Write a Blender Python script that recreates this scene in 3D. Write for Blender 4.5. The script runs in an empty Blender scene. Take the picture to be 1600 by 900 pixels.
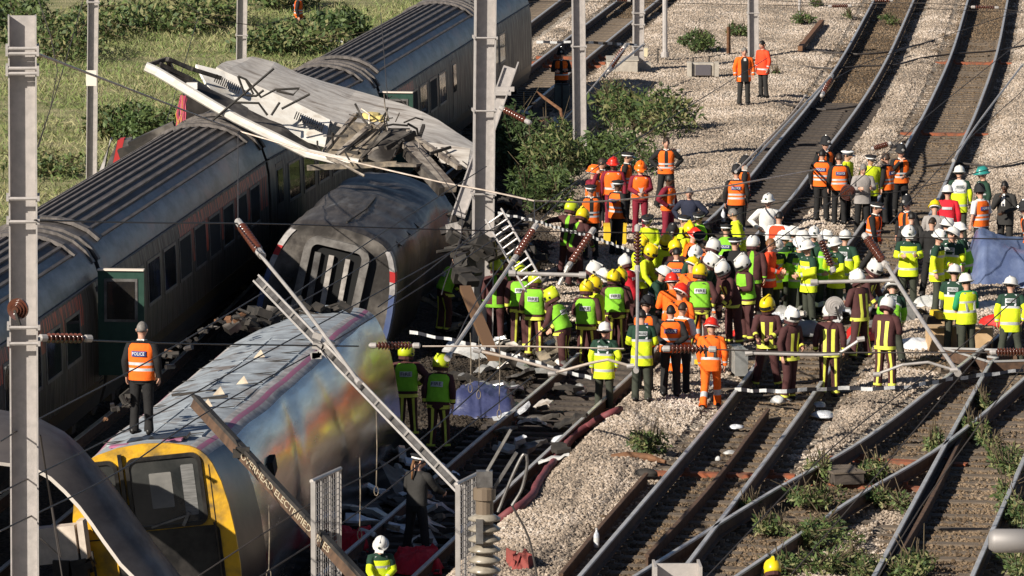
import bpy, bmesh, math, random
import numpy as np
from mathutils import Vector, Matrix, Quaternion, Euler, noise as mnoise
rnd = random.Random(7)
nrs = np.random.RandomState(7)
S = bpy.context.scene
COL = S.collection
R = math.radians

# ------------------------------------------------------------------ camera
LENS = 190.0
F = LENS/36.0*1600.0
TILT = math.atan((450+620)/F)
CAMZ = 15.2
cam_d = bpy.data.cameras.new('camera')
cam_d.lens = LENS; cam_d.sensor_width = 36.0; cam_d.clip_start = 1.0; cam_d.clip_end = 6000
cam = bpy.data.objects.new('camera', cam_d); COL.objects.link(cam)
cam.location = (0, 0, CAMZ); cam.rotation_euler = (math.pi/2-TILT, 0, 0)
S.camera = cam
# ------------------------------------------------------------------ light
SUN_AZ = R(46)      # light travels towards +x and +y
SUN_EL = R(29)
w = bpy.data.worlds.new('World'); S.world = w; w.use_nodes = True
nt = w.node_tree
bg = nt.nodes['Background']; sky = nt.nodes.new('ShaderNodeTexSky')
sky.sky_type = 'NISHITA'; sky.sun_disc = False; sky.air_density = .6; sky.dust_density = .3
sky.sun_elevation = SUN_EL; sky.sun_rotation = math.pi + SUN_AZ
nt.links.new(sky.outputs[0], bg.inputs[0]); bg.inputs[1].default_value = 0.05
sd = bpy.data.lights.new('sun', 'SUN'); sd.energy = 5.0; sd.angle = R(0.5); sd.color = (1, .93, .82)
sun = bpy.data.objects.new('sun', sd); COL.objects.link(sun)
sdir = Vector((math.sin(SUN_AZ)*math.cos(SUN_EL), math.cos(SUN_AZ)*math.cos(SUN_EL), -math.sin(SUN_EL)))
sun.rotation_euler = sdir.to_track_quat('-Z', 'Y').to_euler()
sun.location = (-40, -20, 60)
S.view_settings.view_transform = 'Standard'; S.view_settings.look = 'None'
S.view_settings.exposure = 0.50; S.view_settings.gamma = 1.0

# ------------------------------------------------------------------ picture point -> place
ct, st = math.cos(TILT), math.sin(TILT)
def ray(px, py):
    dx = (px-800)/F; dy = (450-py)/F
    return Vector((dx, ct+dy*st, -st+dy*ct))
def G(px, py, z=0.0):
    d = ray(px, py); t = (z-CAMZ)/d.z
    return Vector((d.x*t, d.y*t, z))
def A(px, py, Y):
    d = ray(px, py); t = Y/d.y
    return Vector((d.x*t, Y, CAMZ+d.z*t))
def smooth(a, b, v):
    t = min(1.0, max(0.0, (v-a)/(b-a))); return t*t*(3-2*t)
LOW = -0.6
def edge_x(y):      # foot of the ballast bank, where the hose lies
    return 0.16+(y-92.0)*0.166
def gz(x, y):
    k = smooth(0.35, -0.55, x-edge_x(y)) * smooth(128, 108, y)
    return LOW*k
def Gg(px, py, dz=0.0):
    p = G(px, py, dz)
    for _ in range(5): p = G(px, py, gz(p.x, p.y)+dz)
    return p
def ppm(Y): return F/(Y*ct)      # about

# ------------------------------------------------------------------ materials
MATS = {}
def nodes_of(m): return m.node_tree.nodes, m.node_tree.links
def M(name, c1, c2=None, scale=5.0, rough=.75, metal=0.0, bump=0.0, bscale=None, stretch=(1,1,1), detail=6.0,
      lo=.38, hi=.62, spec=.4, c3=None, s3=1.0, lo3=.55, hi3=.7, coord='Object', rough2=None, trans=0.0, coat=0.0):
    if name in MATS: return MATS[name]
    m = bpy.data.materials.new(name); m.use_nodes = True
    N, L = nodes_of(m); b = N['Principled BSDF']
    b.inputs['Roughness'].default_value = rough; b.inputs['Metallic'].default_value = metal
    b.inputs['Specular IOR Level'].default_value = spec
    if coat: b.inputs['Coat Weight'].default_value = coat; b.inputs['Coat Roughness'].default_value = .15
    if trans: b.inputs['Transmission Weight'].default_value = trans
    c = lambda k: (k[0], k[1], k[2], 1)
    b.inputs['Base Color'].default_value = c(c1)
    if c2 is not None or bump:
        tc = N.new('ShaderNodeTexCoord'); mp = N.new('ShaderNodeMapping'); mp.inputs['Scale'].default_value = stretch
        L.new(tc.outputs[coord], mp.inputs[0])
    if c2 is not None:
        nz = N.new('ShaderNodeTexNoise'); nz.inputs['Scale'].default_value = scale; nz.inputs['Detail'].default_value = detail
        nz.inputs['Roughness'].default_value = .62
        L.new(mp.outputs[0], nz.inputs[0])
        rp = N.new('ShaderNodeValToRGB'); rp.color_ramp.elements[0].position = lo; rp.color_ramp.elements[1].position = hi
        rp.color_ramp.elements[0].color = c(c1); rp.color_ramp.elements[1].color = c(c2)
        L.new(nz.outputs[0], rp.inputs[0]); out = rp.outputs[0]
        if c3 is not None:
            n3 = N.new('ShaderNodeTexNoise'); n3.inputs['Scale'].default_value = s3; n3.inputs['Detail'].default_value = 5
            L.new(mp.outputs[0], n3.inputs[0])
            r3 = N.new('ShaderNodeValToRGB'); r3.color_ramp.elements[0].position = lo3; r3.color_ramp.elements[1].position = hi3
            L.new(n3.outputs[0], r3.inputs[0])
            mx = N.new('ShaderNodeMix'); mx.data_type = 'RGBA'; L.new(r3.outputs[0], mx.inputs[0])
            L.new(out, mx.inputs[6]); mx.inputs[7].default_value = c(c3); out = mx.outputs[2]
        L.new(out, b.inputs['Base Color'])
        if rough2 is not None:
            mr = N.new('ShaderNodeMapRange'); L.new(nz.outputs[0], mr.inputs[0])
            mr.inputs[1].default_value = lo; mr.inputs[2].default_value = hi; mr.inputs[3].default_value = rough; mr.inputs[4].default_value = rough2
            L.new(mr.outputs[0], b.inputs['Roughness'])
    if bump:
        nb = N.new('ShaderNodeTexNoise'); nb.inputs['Scale'].default_value = bscale or scale*3; nb.inputs['Detail'].default_value = 5
        L.new(mp.outputs[0], nb.inputs[0])
        bp = N.new('ShaderNodeBump'); bp.inputs['Strength'].default_value = 1.0; bp.inputs['Distance'].default_value = bump
        L.new(nb.outputs[0], bp.inputs['Height']); L.new(bp.outputs[0], b.inputs['Normal'])
    MATS[name] = m; return m

# ------------------------------------------------------------------ mesh helpers
class MB:
    def __init__(s): s.v = []; s.f = []; s.m = []
    def add(s, vs, fs, mi=0):
        o = len(s.v); s.v += [tuple(v) for v in vs]
        for i, f in enumerate(fs):
            s.f.append(tuple(o+k for k in f)); s.m.append(mi[i] if isinstance(mi, (list, tuple)) else mi)
    def box(s, c, size, rot=None, mi=0):
        hx, hy, hz = size[0]/2, size[1]/2, size[2]/2
        vs = [Vector((x, y, z)) for x in (-hx, hx) for y in (-hy, hy) for z in (-hz, hz)]
        if rot is not None: vs = [rot @ v for v in vs]
        c = Vector(c); vs = [v+c for v in vs]
        s.add(vs, [(0,1,3,2), (4,6,7,5), (0,4,5,1), (2,3,7,6), (0,2,6,4), (1,5,7,3)], mi)
    def hexa(s, vs, mi=0):   # four bottom then four top points
        s.add(vs, [(0,3,2,1), (4,5,6,7), (0,1,5,4), (1,2,6,5), (2,3,7,6), (3,0,4,7)], mi)
    def loft(s, rings, mi=0, caps=True, closed=True):
        n = len(rings[0]); vs = [p for r in rings for p in r]; fs = []; ms = []
        for i in range(len(rings)-1):
            for j in range(n if closed else n-1):
                k = (j+1) % n
                fs.append((i*n+j, i*n+k, (i+1)*n+k, (i+1)*n+j)); ms.append(mi(i, j) if callable(mi) else mi)
        if caps and closed:
            fs.append(tuple(range(n-1, -1, -1))); ms.append(mi(0, 0) if callable(mi) else mi)
            fs.append(tuple((len(rings)-1)*n+k for k in range(n))); ms.append(mi(len(rings)-2, 0) if callable(mi) else mi)
        s.add(vs, fs, ms)
    def tube(s, pts, r, n=8, mi=0, caps=True, ell=1.0):
        pts = [Vector(p) for p in pts]; m = len(pts); rings = []
        rr = r if isinstance(r, (list, tuple)) else [r]*m
        t0 = (pts[1]-pts[0]).normalized()
        up = Vector((0, 0, 1)) if abs(t0.z) < .9 else Vector((0, -1, 0))
        u = t0.cross(up).normalized()
        for i, p in enumerate(pts):
            a = pts[max(0, i-1)]; b = pts[min(m-1, i+1)]
            t = (b-a).normalized(); u = (u - t*u.dot(t)).normalized(); v = t.cross(u)
            rings.append([p+(u*math.cos(q)+v*math.sin(q)*ell)*rr[i] for q in (2*math.pi*k/n for k in range(n))])
        s.loft(rings, mi, caps)
    def bar(s, a, b, wd, ht, up=(0,0,1), mi=0):
        a = Vector(a); b = Vector(b); t = (b-a).normalized(); up = Vector(up)
        if abs(t.dot(up)) > .97: up = Vector((0, 1, 0))
        sd = t.cross(up).normalized()*wd/2; uu = sd.cross(t).normalized()*ht/2
        s.hexa([a-sd-uu, a+sd-uu, b+sd-uu, b-sd-uu, a-sd+uu, a+sd+uu, b+sd+uu, b-sd+uu], mi)
    def lathe(s, prof, n=12, mat=None, mi=0, caps=True):
        rings = []
        for r, z in prof:
            ring = [Vector((r*math.cos(2*math.pi*k/n), r*math.sin(2*math.pi*k/n), z)) for k in range(n)]
            if mat is not None: ring = [mat @ p for p in ring]
            rings.append(ring)
        s.loft(rings, mi, caps)
    def mesh(s, name, mats, smooth=False):
        me = bpy.data.meshes.new(name); me.from_pydata(s.v, [], s.f)
        for m in (mats if isinstance(mats, (list, tuple)) else [mats]): me.materials.append(m)
        me.polygons.foreach_set('material_index', s.m)
        if smooth: me.polygons.foreach_set('use_smooth', [True]*len(s.f))
        me.update(); return me
    def build(s, name, mats, parent=None, smooth=False, recalc=True):
        me = s.mesh(name, mats, smooth)
        if recalc:
            bm = bmesh.new(); bm.from_mesh(me); bmesh.ops.recalc_face_normals(bm, faces=bm.faces); bm.to_mesh(me); bm.free()
        return obj(name, me, parent)
def obj(name, me, parent=None, loc=None):
    o = bpy.data.objects.new(name, me); COL.objects.link(o)
    if parent is not None: o.parent = parent
    if loc is not None: o.location = loc
    return o
def autosmooth(o, ang=40):
    me = o.data; bm = bmesh.new(); bm.from_mesh(me)
    for f in bm.faces: f.smooth = True
    for e in bm.edges:
        if len(e.link_faces) == 2 and e.calc_face_angle(0) > R(ang): e.smooth = False
    bm.to_mesh(me); bm.free()
def empty(name, loc=(0,0,0), rz=0, label=None, cat=None, group=None, kind=None):
    o = bpy.data.objects.new(name, None); COL.objects.link(o); o.location = loc; o.rotation_euler = (0, 0, rz)
    o.empty_display_size = .3
    tag(o, label, cat, group, kind); return o
def tag(o, label=None, cat=None, group=None, kind=None):
    if label: o['label'] = label
    if cat: o['category'] = cat
    if group: o['group'] = group
    if kind: o['kind'] = kind
    return o
def spline(pts, step=1.0):
    pts = [Vector(p) for p in pts]
    P = [pts[0]*2-pts[1]]+pts+[pts[-1]*2-pts[-2]]; out = []
    for i in range(1, len(P)-2):
        n = max(1, int((P[i+1]-P[i]).length/step))
        for k in range(n):
            t = k/n; a, b, c, d = P[i-1], P[i], P[i+1], P[i+2]
            out.append(.5*((2*b)+(c-a)*t+(2*a-5*b+4*c-d)*t*t+(3*b-a-3*c+d)*t*t*t))
    out.append(pts[-1]); return out
def resample(pts, step):
    out = [pts[0].copy()]; acc = 0.0
    for a, b in zip(pts, pts[1:]):
        l = (b-a).length
        if l < 1e-9: continue
        d = step-acc
        while d <= l:
            out.append(a.lerp(b, d/l)); d += step
        acc = (acc+l) % step
    return out
def text_mesh(body, size, mat, ext=0.002):
    cu = bpy.data.curves.new('txt', 'FONT'); cu.body = body; cu.size = size; cu.align_x = 'CENTER'; cu.align_y = 'CENTER'; cu.extrude = ext
    cu.resolution_u = 2
    o = bpy.data.objects.new('txt', cu); COL.objects.link(o)
    dg = bpy.context.evaluated_depsgraph_get(); me = bpy.data.meshes.new_from_object(o.evaluated_get(dg))
    bpy.data.objects.remove(o); bpy.data.curves.remove(cu)
    me.materials.clear(); me.materials.append(mat); return me
# ================================================================== tracks (centre lines)
RT = 0.24      # rail top above sleeper top
def line_from_left(pxs, off=.7525, z=None, near=2, far=2):
    P = [(Gg(x, y, RT) if z is None else G(x, y, z)) for x, y in pxs]
    P = [Vector((p.x, p.y, 0)) for p in P]
    P.sort(key=lambda p: p.y)
    if near: d = (P[1]-P[0]).normalized(); P.insert(0, P[0]-d*near)
    if far: d = (P[-1]-P[-2]).normalized(); P.append(P[-1]+d*far)
    C = spline(P, .5); out = []
    for i, p in enumerate(C):
        t = (C[min(i+1, len(C)-1)]-C[max(0, i-1)]).normalized()
        out.append(p+Vector((t.y, -t.x, 0))*off)
    return out
TR = {
 'dark':  line_from_left([(532,870),(760,675),(1105,345),(1212,225),(1274,150),(1320,82),(1365,0)], near=14, far=30),
 'mid':   line_from_left([(905,900),(1097,675),(1190,557),(1350,345),(1417,225),(1450,165),(1487,82),(1512,0)], near=14, far=30),
 'cross': line_from_left([(1567,517),(1365,675),(1200,770),(990,900)], near=14, far=0),
 'right': line_from_left([(1567,535),(1555,552),(1487,675),(1365,900)], near=14, far=30),
 'train': line_from_left([(1027,0),(915,92),(820,172)], off=-.7525, near=0, far=40),
 'far':   line_from_left([(872,2),(835,30)], off=-.7525, near=30, far=40),
}
def seg(p0, p1):
    return [p0.lerp(p1, k/60) for k in range(61)]
# the standing train's line and the wreck's line continue under the coaches
T1dir = Vector((.118, 1, 0)).normalized()
p_t = TR['train'][0]
TR['train'] = seg(p_t-T1dir*95, p_t)[:-1]+TR['train']
allc = {k: np.array([(p.x, p.y) for p in resample(v, .4)]) for k, v in TR.items()}
def dist_tracks(X, Y, keys):
    d = np.full(X.shape, 99.0)
    for k in keys:
        c = allc[k]
        for i0 in range(0, X.size, 20000):
            xs = X.ravel()[i0:i0+20000]; ys = Y.ravel()[i0:i0+20000]
            dd = np.full(xs.shape, 99.0)
            ylo, yhi = ys.min()-4, ys.max()+4
            cc = c[(c[:, 1] > ylo) & (c[:, 1] < yhi)]
            for j0 in range(0, len(cc), 200):
                q = cc[j0:j0+200]
                dd = np.minimum(dd, np.sqrt(((xs[:, None]-q[None, :, 0])**2+(ys[:, None]-q[None, :, 1])**2).min(1)))
            d.ravel()[i0:i0+20000] = np.minimum(d.ravel()[i0:i0+20000], dd)
    return d
def vnoise(X, Y, s, seed):
    r = np.random.RandomState(seed); t = r.rand(256, 256)
    x = X/s+1000; y = Y/s+1000; xi = np.floor(x).astype(int); yi = np.floor(y).astype(int); fx = x-xi; fy = y-yi
    fx = fx*fx*(3-2*fx); fy = fy*fy*(3-2*fy)
    a = t[xi % 256, yi % 256]; b = t[(xi+1) % 256, yi % 256]; c = t[xi % 256, (yi+1) % 256]; d = t[(xi+1) % 256, (yi+1) % 256]
    return (a*(1-fx)+b*fx)*(1-fy)+(c*(1-fx)+d*fx)*fy
def fbm(X, Y, s, seed): return .5*vnoise(X, Y, s, seed)+.3*vnoise(X, Y, s/2.1, seed+1)+.2*vnoise(X, Y, s/4.3, seed+2)
def sstep(a, b, v):
    t = np.clip((v-a)/(b-a), 0, 1); return t*t*(3-2*t)
def gz_np(X, Y):
    k = sstep(-.55, .35, X-(0.16+(Y-92.0)*.166)); k = (1-k)*(1-sstep(108, 128, Y))
    return LOW*k
def grass_edge(Y): return -9.6+(Y-100)*.0875       # left of this: meadow
def fields(X, Y):
    d = dist_tracks(X, Y, ['dark', 'mid', 'cross', 'right', 'train', 'far'])
    n1 = fbm(X, Y, 2.2, 11); n2 = fbm(X, Y, .8, 21)
    bed = 1-sstep(.75, 1.45, d+(n1-.5)*1.0+(n2-.5)*.5)
    eb = np.where(Y < 103, 0.16+(Y-92.0)*.166, np.interp(Y, [103, 114, 122, 150], [1.99, 1.5, .75, 1.3]))
    painted_shade = 1-sstep(-.5, .5, X-eb+(n2-.5)*.5+(n1-.5)*1.6*(Y > 105))  # zone where the shade of train and wreck is painted into the ground
    painted_shade *= 1-sstep(146, 156, Y+(n1-.5)*8)
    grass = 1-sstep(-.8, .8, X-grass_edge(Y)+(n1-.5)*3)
    z = gz_np(X, Y)
    sh = sstep(1.3, 1.9, d)*(1-sstep(2.6, 3.6, d))
    hgt = -.08*(d < 1.3)+.07*sh+(n1-.5)*.12*sstep(1.3, 2.2, d)+(n2-.5)*.03
    # bank of clean stone between the dark line and the next
    return d, bed, painted_shade, grass, z+hgt-.02
def build_ground():
    xs = np.concatenate([[-900, -300, -120, -60], np.arange(-30, 36.01, .3), [60, 120, 300, 900]])
    ys = np.concatenate([[-300, -60, 10, 50, 70], np.arange(76, 236.01, .34), [250, 300, 400, 700, 1500, 4000]])
    X, Y = np.meshgrid(xs, ys)
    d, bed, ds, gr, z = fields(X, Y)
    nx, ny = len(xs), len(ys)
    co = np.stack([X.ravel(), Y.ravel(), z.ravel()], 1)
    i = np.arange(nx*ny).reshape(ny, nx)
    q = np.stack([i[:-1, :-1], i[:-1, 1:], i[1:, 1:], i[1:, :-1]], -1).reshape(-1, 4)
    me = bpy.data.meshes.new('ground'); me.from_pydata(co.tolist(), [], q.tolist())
    for nm, arr in (('bed', bed), ('shade_tone', ds), ('grass', gr)):
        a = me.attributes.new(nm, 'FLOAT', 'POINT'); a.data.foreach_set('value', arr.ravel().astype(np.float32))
    me.polygons.foreach_set('use_smooth', [True]*len(q))
    m = bpy.data.materials.new('ground'); m.use_nodes = True; N, L = nodes_of(m); b = N['Principled BSDF']
    b.inputs['Roughness'].default_value = .9; b.inputs['Specular IOR Level'].default_value = .15
    tc = N.new('ShaderNodeTexCoord')
    def ramp(src, p0, c0, p1, c1):
        r = N.new('ShaderNodeValToRGB'); r.color_ramp.elements[0].position = p0; r.color_ramp.elements[1].position = p1
        r.color_ramp.elements[0].color = (*c0, 1); r.color_ramp.elements[1].color = (*c1, 1); L.new(src, r.inputs[0]); return r.outputs[0]
    def mix(f, a, bb):
        x = N.new('ShaderNodeMix'); x.data_type = 'RGBA'; L.new(f, x.inputs[0]); L.new(a, x.inputs[6]); L.new(bb, x.inputs[7]); return x.outputs[2]
    def attr(nm):
        a = N.new('ShaderNodeAttribute'); a.attribute_name = nm; return a.outputs['Fac']
    vo = N.new('ShaderNodeTexVoronoi'); vo.inputs['Scale'].default_value = 16; L.new(tc.outputs['Object'], vo.inputs[0])
    sep = N.new('ShaderNodeSeparateColor'); L.new(vo.outputs['Color'], sep.inputs[0])
    pale = ramp(sep.outputs[0], .0, (.18,.15,.12), 1.0, (.56,.485,.40))
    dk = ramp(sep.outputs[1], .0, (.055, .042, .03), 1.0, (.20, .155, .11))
    sh = ramp(sep.outputs[1], .0, (.02, .017, .015), 1.0, (.085, .072, .06))  # near-black stone tone, the shade put into its colour
    nz = N.new('ShaderNodeTexNoise'); nz.inputs['Scale'].default_value = .9; nz.inputs['Detail'].default_value = 8; L.new(tc.outputs['Object'], nz.inputs[0])
    gr_ = ramp(nz.outputs[0], .35, (.17,.19,.075), .65, (.38,.34,.19))
    c = mix(attr('bed'), pale, dk); c = mix(attr('shade_tone'), c, sh); c = mix(attr('grass'), c, gr_)
    L.new(c, b.inputs['Base Color'])
    bp = N.new('ShaderNodeBump'); bp.inputs['Distance'].default_value = .05; bp.invert = True
    L.new(vo.outputs['Distance'], bp.inputs['Height']); L.new(bp.outputs[0], b.inputs['Normal'])
    me.materials.append(m)
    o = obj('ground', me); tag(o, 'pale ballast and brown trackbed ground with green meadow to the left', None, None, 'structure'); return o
build_ground()

# ------------------------------------------------------------------ rails and sleepers
m_rail_top = M('rail_head', (.60,.59,.58), (.42,.40,.38), 3, .42, .35, lo=.3, hi=.7)
m_rail_side = M('rail_rust', (.075,.045,.03), (.13,.075,.045), 6, .85)
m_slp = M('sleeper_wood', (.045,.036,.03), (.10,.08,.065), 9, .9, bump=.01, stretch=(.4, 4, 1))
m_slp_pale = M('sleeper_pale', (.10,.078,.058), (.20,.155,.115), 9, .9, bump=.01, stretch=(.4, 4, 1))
m_slp_or = M('sleeper_rust', (.34,.095,.04), (.16,.075,.045), 4, .85)
def rail_mesh(C, off, zs):
    prof = [(-.07,-.24),(.07,-.24),(.07,-.215),(.018,-.20),(.018,-.05),(.036,-.035),(.036,-.004),(.028,0),(-.028,0),(-.036,-.004),(-.036,-.035),(-.018,-.05),(-.018,-.20),(-.07,-.215)]
    rings = []
    for i, p in enumerate(C):
        t = (C[min(i+1, len(C)-1)]-C[max(0, i-1)]).normalized(); n = Vector((t.y, -t.x, 0)); q = p+n*off
        rings.append([Vector((q.x+n.x*a, q.y+n.y*a, zs(q)+RT+b)) for a, b in prof])
    mb = MB(); mb.loft(rings, mi=lambda i, j: 0 if j in (5, 6, 7, 8, 9) else 1)
    return mb
slp_me = {}
def sleeper_mesh(m):
    if m.name not in slp_me:
        mb = MB(); mb.box((0,0,-.07), (2.55,.25,.14))
        for s in (-1, 1): mb.box((s*.7525,0,.012), (.36,.17,.024)); mb.box((s*.7525-.11,0,.05),(.07,.1,.07)); mb.box((s*.7525+.11,0,.05),(.07,.1,.07))
        slp_me[m.name] = mb.mesh('sleeper', [m])
    return slp_me[m.name]
def track(key, label, smat, ymax=999, ymin=0, orange=(), skip=1, sink=0.0, step=.7):
    C = [p for p in resample(TR[key], 1.2) if p.y > 74]
    root = empty('railway_track', (0,0,0), 0, label, None, None, 'structure')
    zs = lambda q: gz(q.x, q.y)
    for off in (-.7525, .7525):
        o = rail_mesh(C, off, zs).build('rail', [m_rail_top, m_rail_side], root)
    D = resample(TR[key], step)
    for i, p in enumerate(D):
        if i == 0 or i == len(D)-1 or p.y < max(78, ymin) or p.y > ymax: continue
        t = (D[i+1]-D[i-1]).normalized(); fr = None
        mm = smat
        for oy in orange:
            if abs(p.y-oy) < step*.5: mm = m_slp_or
        o = obj('sleeper', sleeper_mesh(mm), root)
        o.location = (p.x, p.y, gz(p.x, p.y)-sink+(0.045 if mm is m_slp_or else rnd.uniform(-.02, .01)))
        o.rotation_euler = (0, 0, math.atan2(-t.x, t.y)+rnd.uniform(-.02, .02))
def yof(px, py): return G(px, py, 0).y
track('dark', 'railway track in the shade of the wreck, curving away up to the top of the photo', m_slp, 165, sink=.0)  # darker sleeper tone stands in for the wreck's shade
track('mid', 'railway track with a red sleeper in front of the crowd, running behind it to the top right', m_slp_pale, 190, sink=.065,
      orange=[yof(1130,738), yof(1500,205), yof(1510,97), yof(1520,37), yof(1530,18)])
track('cross', 'diverging railway track crossing the lower right ballast diagonally', m_slp_pale, 116, sink=.07, orange=[yof(1290,757), yof(1350,715)])
track('right', 'railway track among weeds at the lower right edge', m_slp_pale, 130, sink=.065)
track('train', 'railway track on which the standing train rests, seen beyond its far end', m_slp_pale, 200, ymin=150, sink=.03, orange=[yof(930,96), yof(935,90), yof(850,104)])
track('far', 'railway track on the far side of the standing train', m_slp_pale, 215, ymin=185, sink=.03)
# spare rails and point blades
def loose_rail(pts, label, z=.14):
    P = [Vector((p.x, p.y, 0)) for p in pts]; C = resample(spline(P, 1.0), 1.0)
    o = rail_mesh(C, 0, lambda q: gz(q.x, q.y)+z-RT).build('loose_rail', [m_rail_side, m_rail_side])
    tag(o, label, 'rail', 'spare rails lying by the tracks')
loose_rail([G(1010,742,.1), G(940,822,.1), G(872,905,.1)], 'rusty spare rail lying left of the middle track near the plastic bottle')
loose_rail([G(1520,640,.15), G(1455,775,.15), G(1378,905,.15)], 'thin rusty rail lying just right of the weedy crossing rail at lower right', .13)
loose_rail([G(1200,640,.1), G(1110,760,.1), G(1000,880,.1)], 'dark check rail inside the left rail of the middle track', .12)

# ------------------------------------------------------------------ ballast stones (uncountable)
def stone_material(name, lo, hi):
    m = bpy.data.materials.new(name); m.use_nodes = True; N, L = nodes_of(m); b = N['Principled BSDF']
    b.inputs['Roughness'].default_value = .9; b.inputs['Specular IOR Level'].default_value = .2
    a = N.new('ShaderNodeAttribute'); a.attribute_type = 'INSTANCER'; a.attribute_name = 'tone'
    r = N.new('ShaderNodeValToRGB'); r.color_ramp.elements[0].color = (*lo, 1); r.color_ramp.elements[1].color = (*hi, 1)
    e = r.color_ramp.elements.new(.5); e.color = tuple(.5*(x+y)*f for x, y, f in zip(lo, hi, (1.05, .98, .88)))+(1,)
    L.new(a.outputs['Fac'], r.inputs[0]); L.new(r.outputs[0], b.inputs['Base Color']); return m
def stones(name, label, P, size, mat, seed):
    r = np.random.RandomState(seed); n = len(P)
    me = bpy.data.meshes.new(name); me.from_pydata(P.tolist(), [], [])
    a = me.attributes.new('tone', 'FLOAT', 'POINT'); a.data.foreach_set('value', np.clip(.62*r.rand(n)+1.1*fbm(P[:, 0], P[:, 1]*.6, 1.7, 77)-.36, 0, 1).astype(np.float32))
    sc = (size*(.6+.8*r.rand(n, 1)**1.5)*(.7+.6*r.rand(n, 3))).astype(np.float32)
    a = me.attributes.new('sc', 'FLOAT_VECTOR', 'POINT'); a.data.foreach_set('vector', sc.ravel())
    a = me.attributes.new('ro', 'FLOAT_VECTOR', 'POINT'); a.data.foreach_set('vector', (r.rand(n, 3)*6.28).astype(np.float32).ravel())
    o = obj(name, me); tag(o, label, None, None, 'stuff')
    g = bpy.data.node_groups.new(name, 'GeometryNodeTree')
    g.interface.new_socket('Geometry', in_out='INPUT', socket_type='NodeSocketGeometry'); g.interface.new_socket('Geometry', in_out='OUTPUT', socket_type='NodeSocketGeometry')
    N, L = g.nodes, g.links
    gi = N.new('NodeGroupInput'); go = N.new('NodeGroupOutput'); ico = N.new('GeometryNodeMeshIcoSphere'); ico.inputs['Subdivisions'].default_value = 1; ico.inputs['Radius'].default_value = 1
    sp = N.new('GeometryNodeSetPosition'); rv = N.new('FunctionNodeRandomValue'); rv.data_type = 'FLOAT_VECTOR'; rv.inputs[0].default_value = (-.28,)*3; rv.inputs[1].default_value = (.28,)*3
    L.new(ico.outputs[0], sp.inputs[0]); L.new(rv.outputs[0], sp.inputs['Offset'])
    sm = N.new('GeometryNodeSetMaterial'); sm.inputs['Material'].default_value = mat; L.new(sp.outputs[0], sm.inputs[0])
    ip = N.new('GeometryNodeInstanceOnPoints'); L.new(gi.outputs[0], ip.inputs['Points']); L.new(sm.outputs[0], ip.inputs['Instance'])
    def na(nm):
        k = N.new('GeometryNodeInputNamedAttribute'); k.data_type = 'FLOAT_VECTOR'; k.inputs[0].default_value = nm; return k.outputs[0]
    er = N.new('FunctionNodeEulerToRotation'); L.new(na('ro'), er.inputs[0]); L.new(er.outputs[0], ip.inputs['Rotation']); L.new(na('sc'), ip.inputs['Scale'])
    L.new(ip.outputs[0], go.inputs[0])
    md = o.modifiers.new('stones', 'NODES'); md.node_group = g; return o
def scatter():
    r = np.random.RandomState(3); n = 680000
    Y = 80+(214-80)*r.rand(n)**1.15; X = (r.rand(n)-.5)*.2*Y
    d, bed, ds, gr, z = fields(X, Y)
    keep = (gr < .5) & (X > -4.5+(Y-90)*.115-6*(Y > 135))
    X, Y, d, bed, ds, z = [q[keep] for q in (X, Y, d, bed, ds, z)]
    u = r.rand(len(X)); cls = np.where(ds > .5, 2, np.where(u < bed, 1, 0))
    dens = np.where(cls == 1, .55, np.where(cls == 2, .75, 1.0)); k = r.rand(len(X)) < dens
    P = np.stack([X, Y, z+.005], 1)
    stones('ballast', 'clean pale ballast stones heaped between the tracks', P[k & (cls == 0)], .027, stone_material('stone_pale', (.14,.115,.095), (.58,.50,.43)), 1)
    stones('trackbed_stones', 'brown stained stones between the rails', P[k & (cls == 1)], .028, stone_material('stone_brown', (.045,.032,.022), (.25,.185,.125)), 2)
    stones('shaded_ballast', 'stones with painted-in shade around the track beside the wreck', P[k & (cls == 2)], .034, stone_material('stone_painted_shade', (.012,.010,.009), (.075,.062,.05)), 3)
scatter()
# ================================================================== vehicles and wreck
m_roof = M('coach_roof', (.12,.105,.097), (.06,.053,.05), 2.2, .6, 0, bump=.004, bscale=30, stretch=(3,.5,1), lo=.35, hi=.7, c3=(.055,.045,.04), s3=.9, lo3=.48, hi3=.66)
m_rib = M('coach_rib', (.17,.148,.135), (.085,.074,.067), 3, .65, 0, stretch=(3,.4,1))
m_band = M('coach_cantrail', (.175,.172,.168), (.062,.056,.052), 2.2, .42, .25, bump=.004, bscale=14, stretch=(2,.5,1), c3=(.26,.16,.13), s3=1.2, lo3=.55, hi3=.75)
m_side = M('coach_side_burnt', (.075,.06,.046), (.012,.010,.009), 3.2, .36, .15, stretch=(1,3.2,.35), lo=.36, hi=.62, c3=(.06,.042,.028), s3=1.6, lo3=.45, hi3=.6, rough2=.6)
m_side_red = M('coach_side_red', (.62,.085,.03), (.030,.023,.018), 3.0, .45, .1, stretch=(1,3.5,.25), lo=.44, hi=.52)
m_stripe = M('coach_stripe_brown', (.085,.055,.025), (.05,.036,.022), 3, .4, .2)
m_skirt = M('coach_skirt', (.035,.033,.033), (.06,.057,.055), 3, .45, .3)
m_dark = M('underframe_black', (.022,.02,.018), (.045,.038,.032), 5, .8)
m_glass = M('coach_glass', (.012,.012,.014), (.03,.026,.02), 2.2, .06, 0, spec=.8, bump=.004, bscale=3)
m_frame = M('window_frame_metal', (.20,.19,.18), (.10,.09,.085), 5, .45, .5)
m_green = M('door_green', (.014,.045,.032), (.022,.06,.042), 6, .45)
m_cream = M('door_edge_cream', (.72,.62,.52), None, rough=.6)
m_black = M('black_void', (.008,.008,.008), None, rough=.9)
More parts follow.
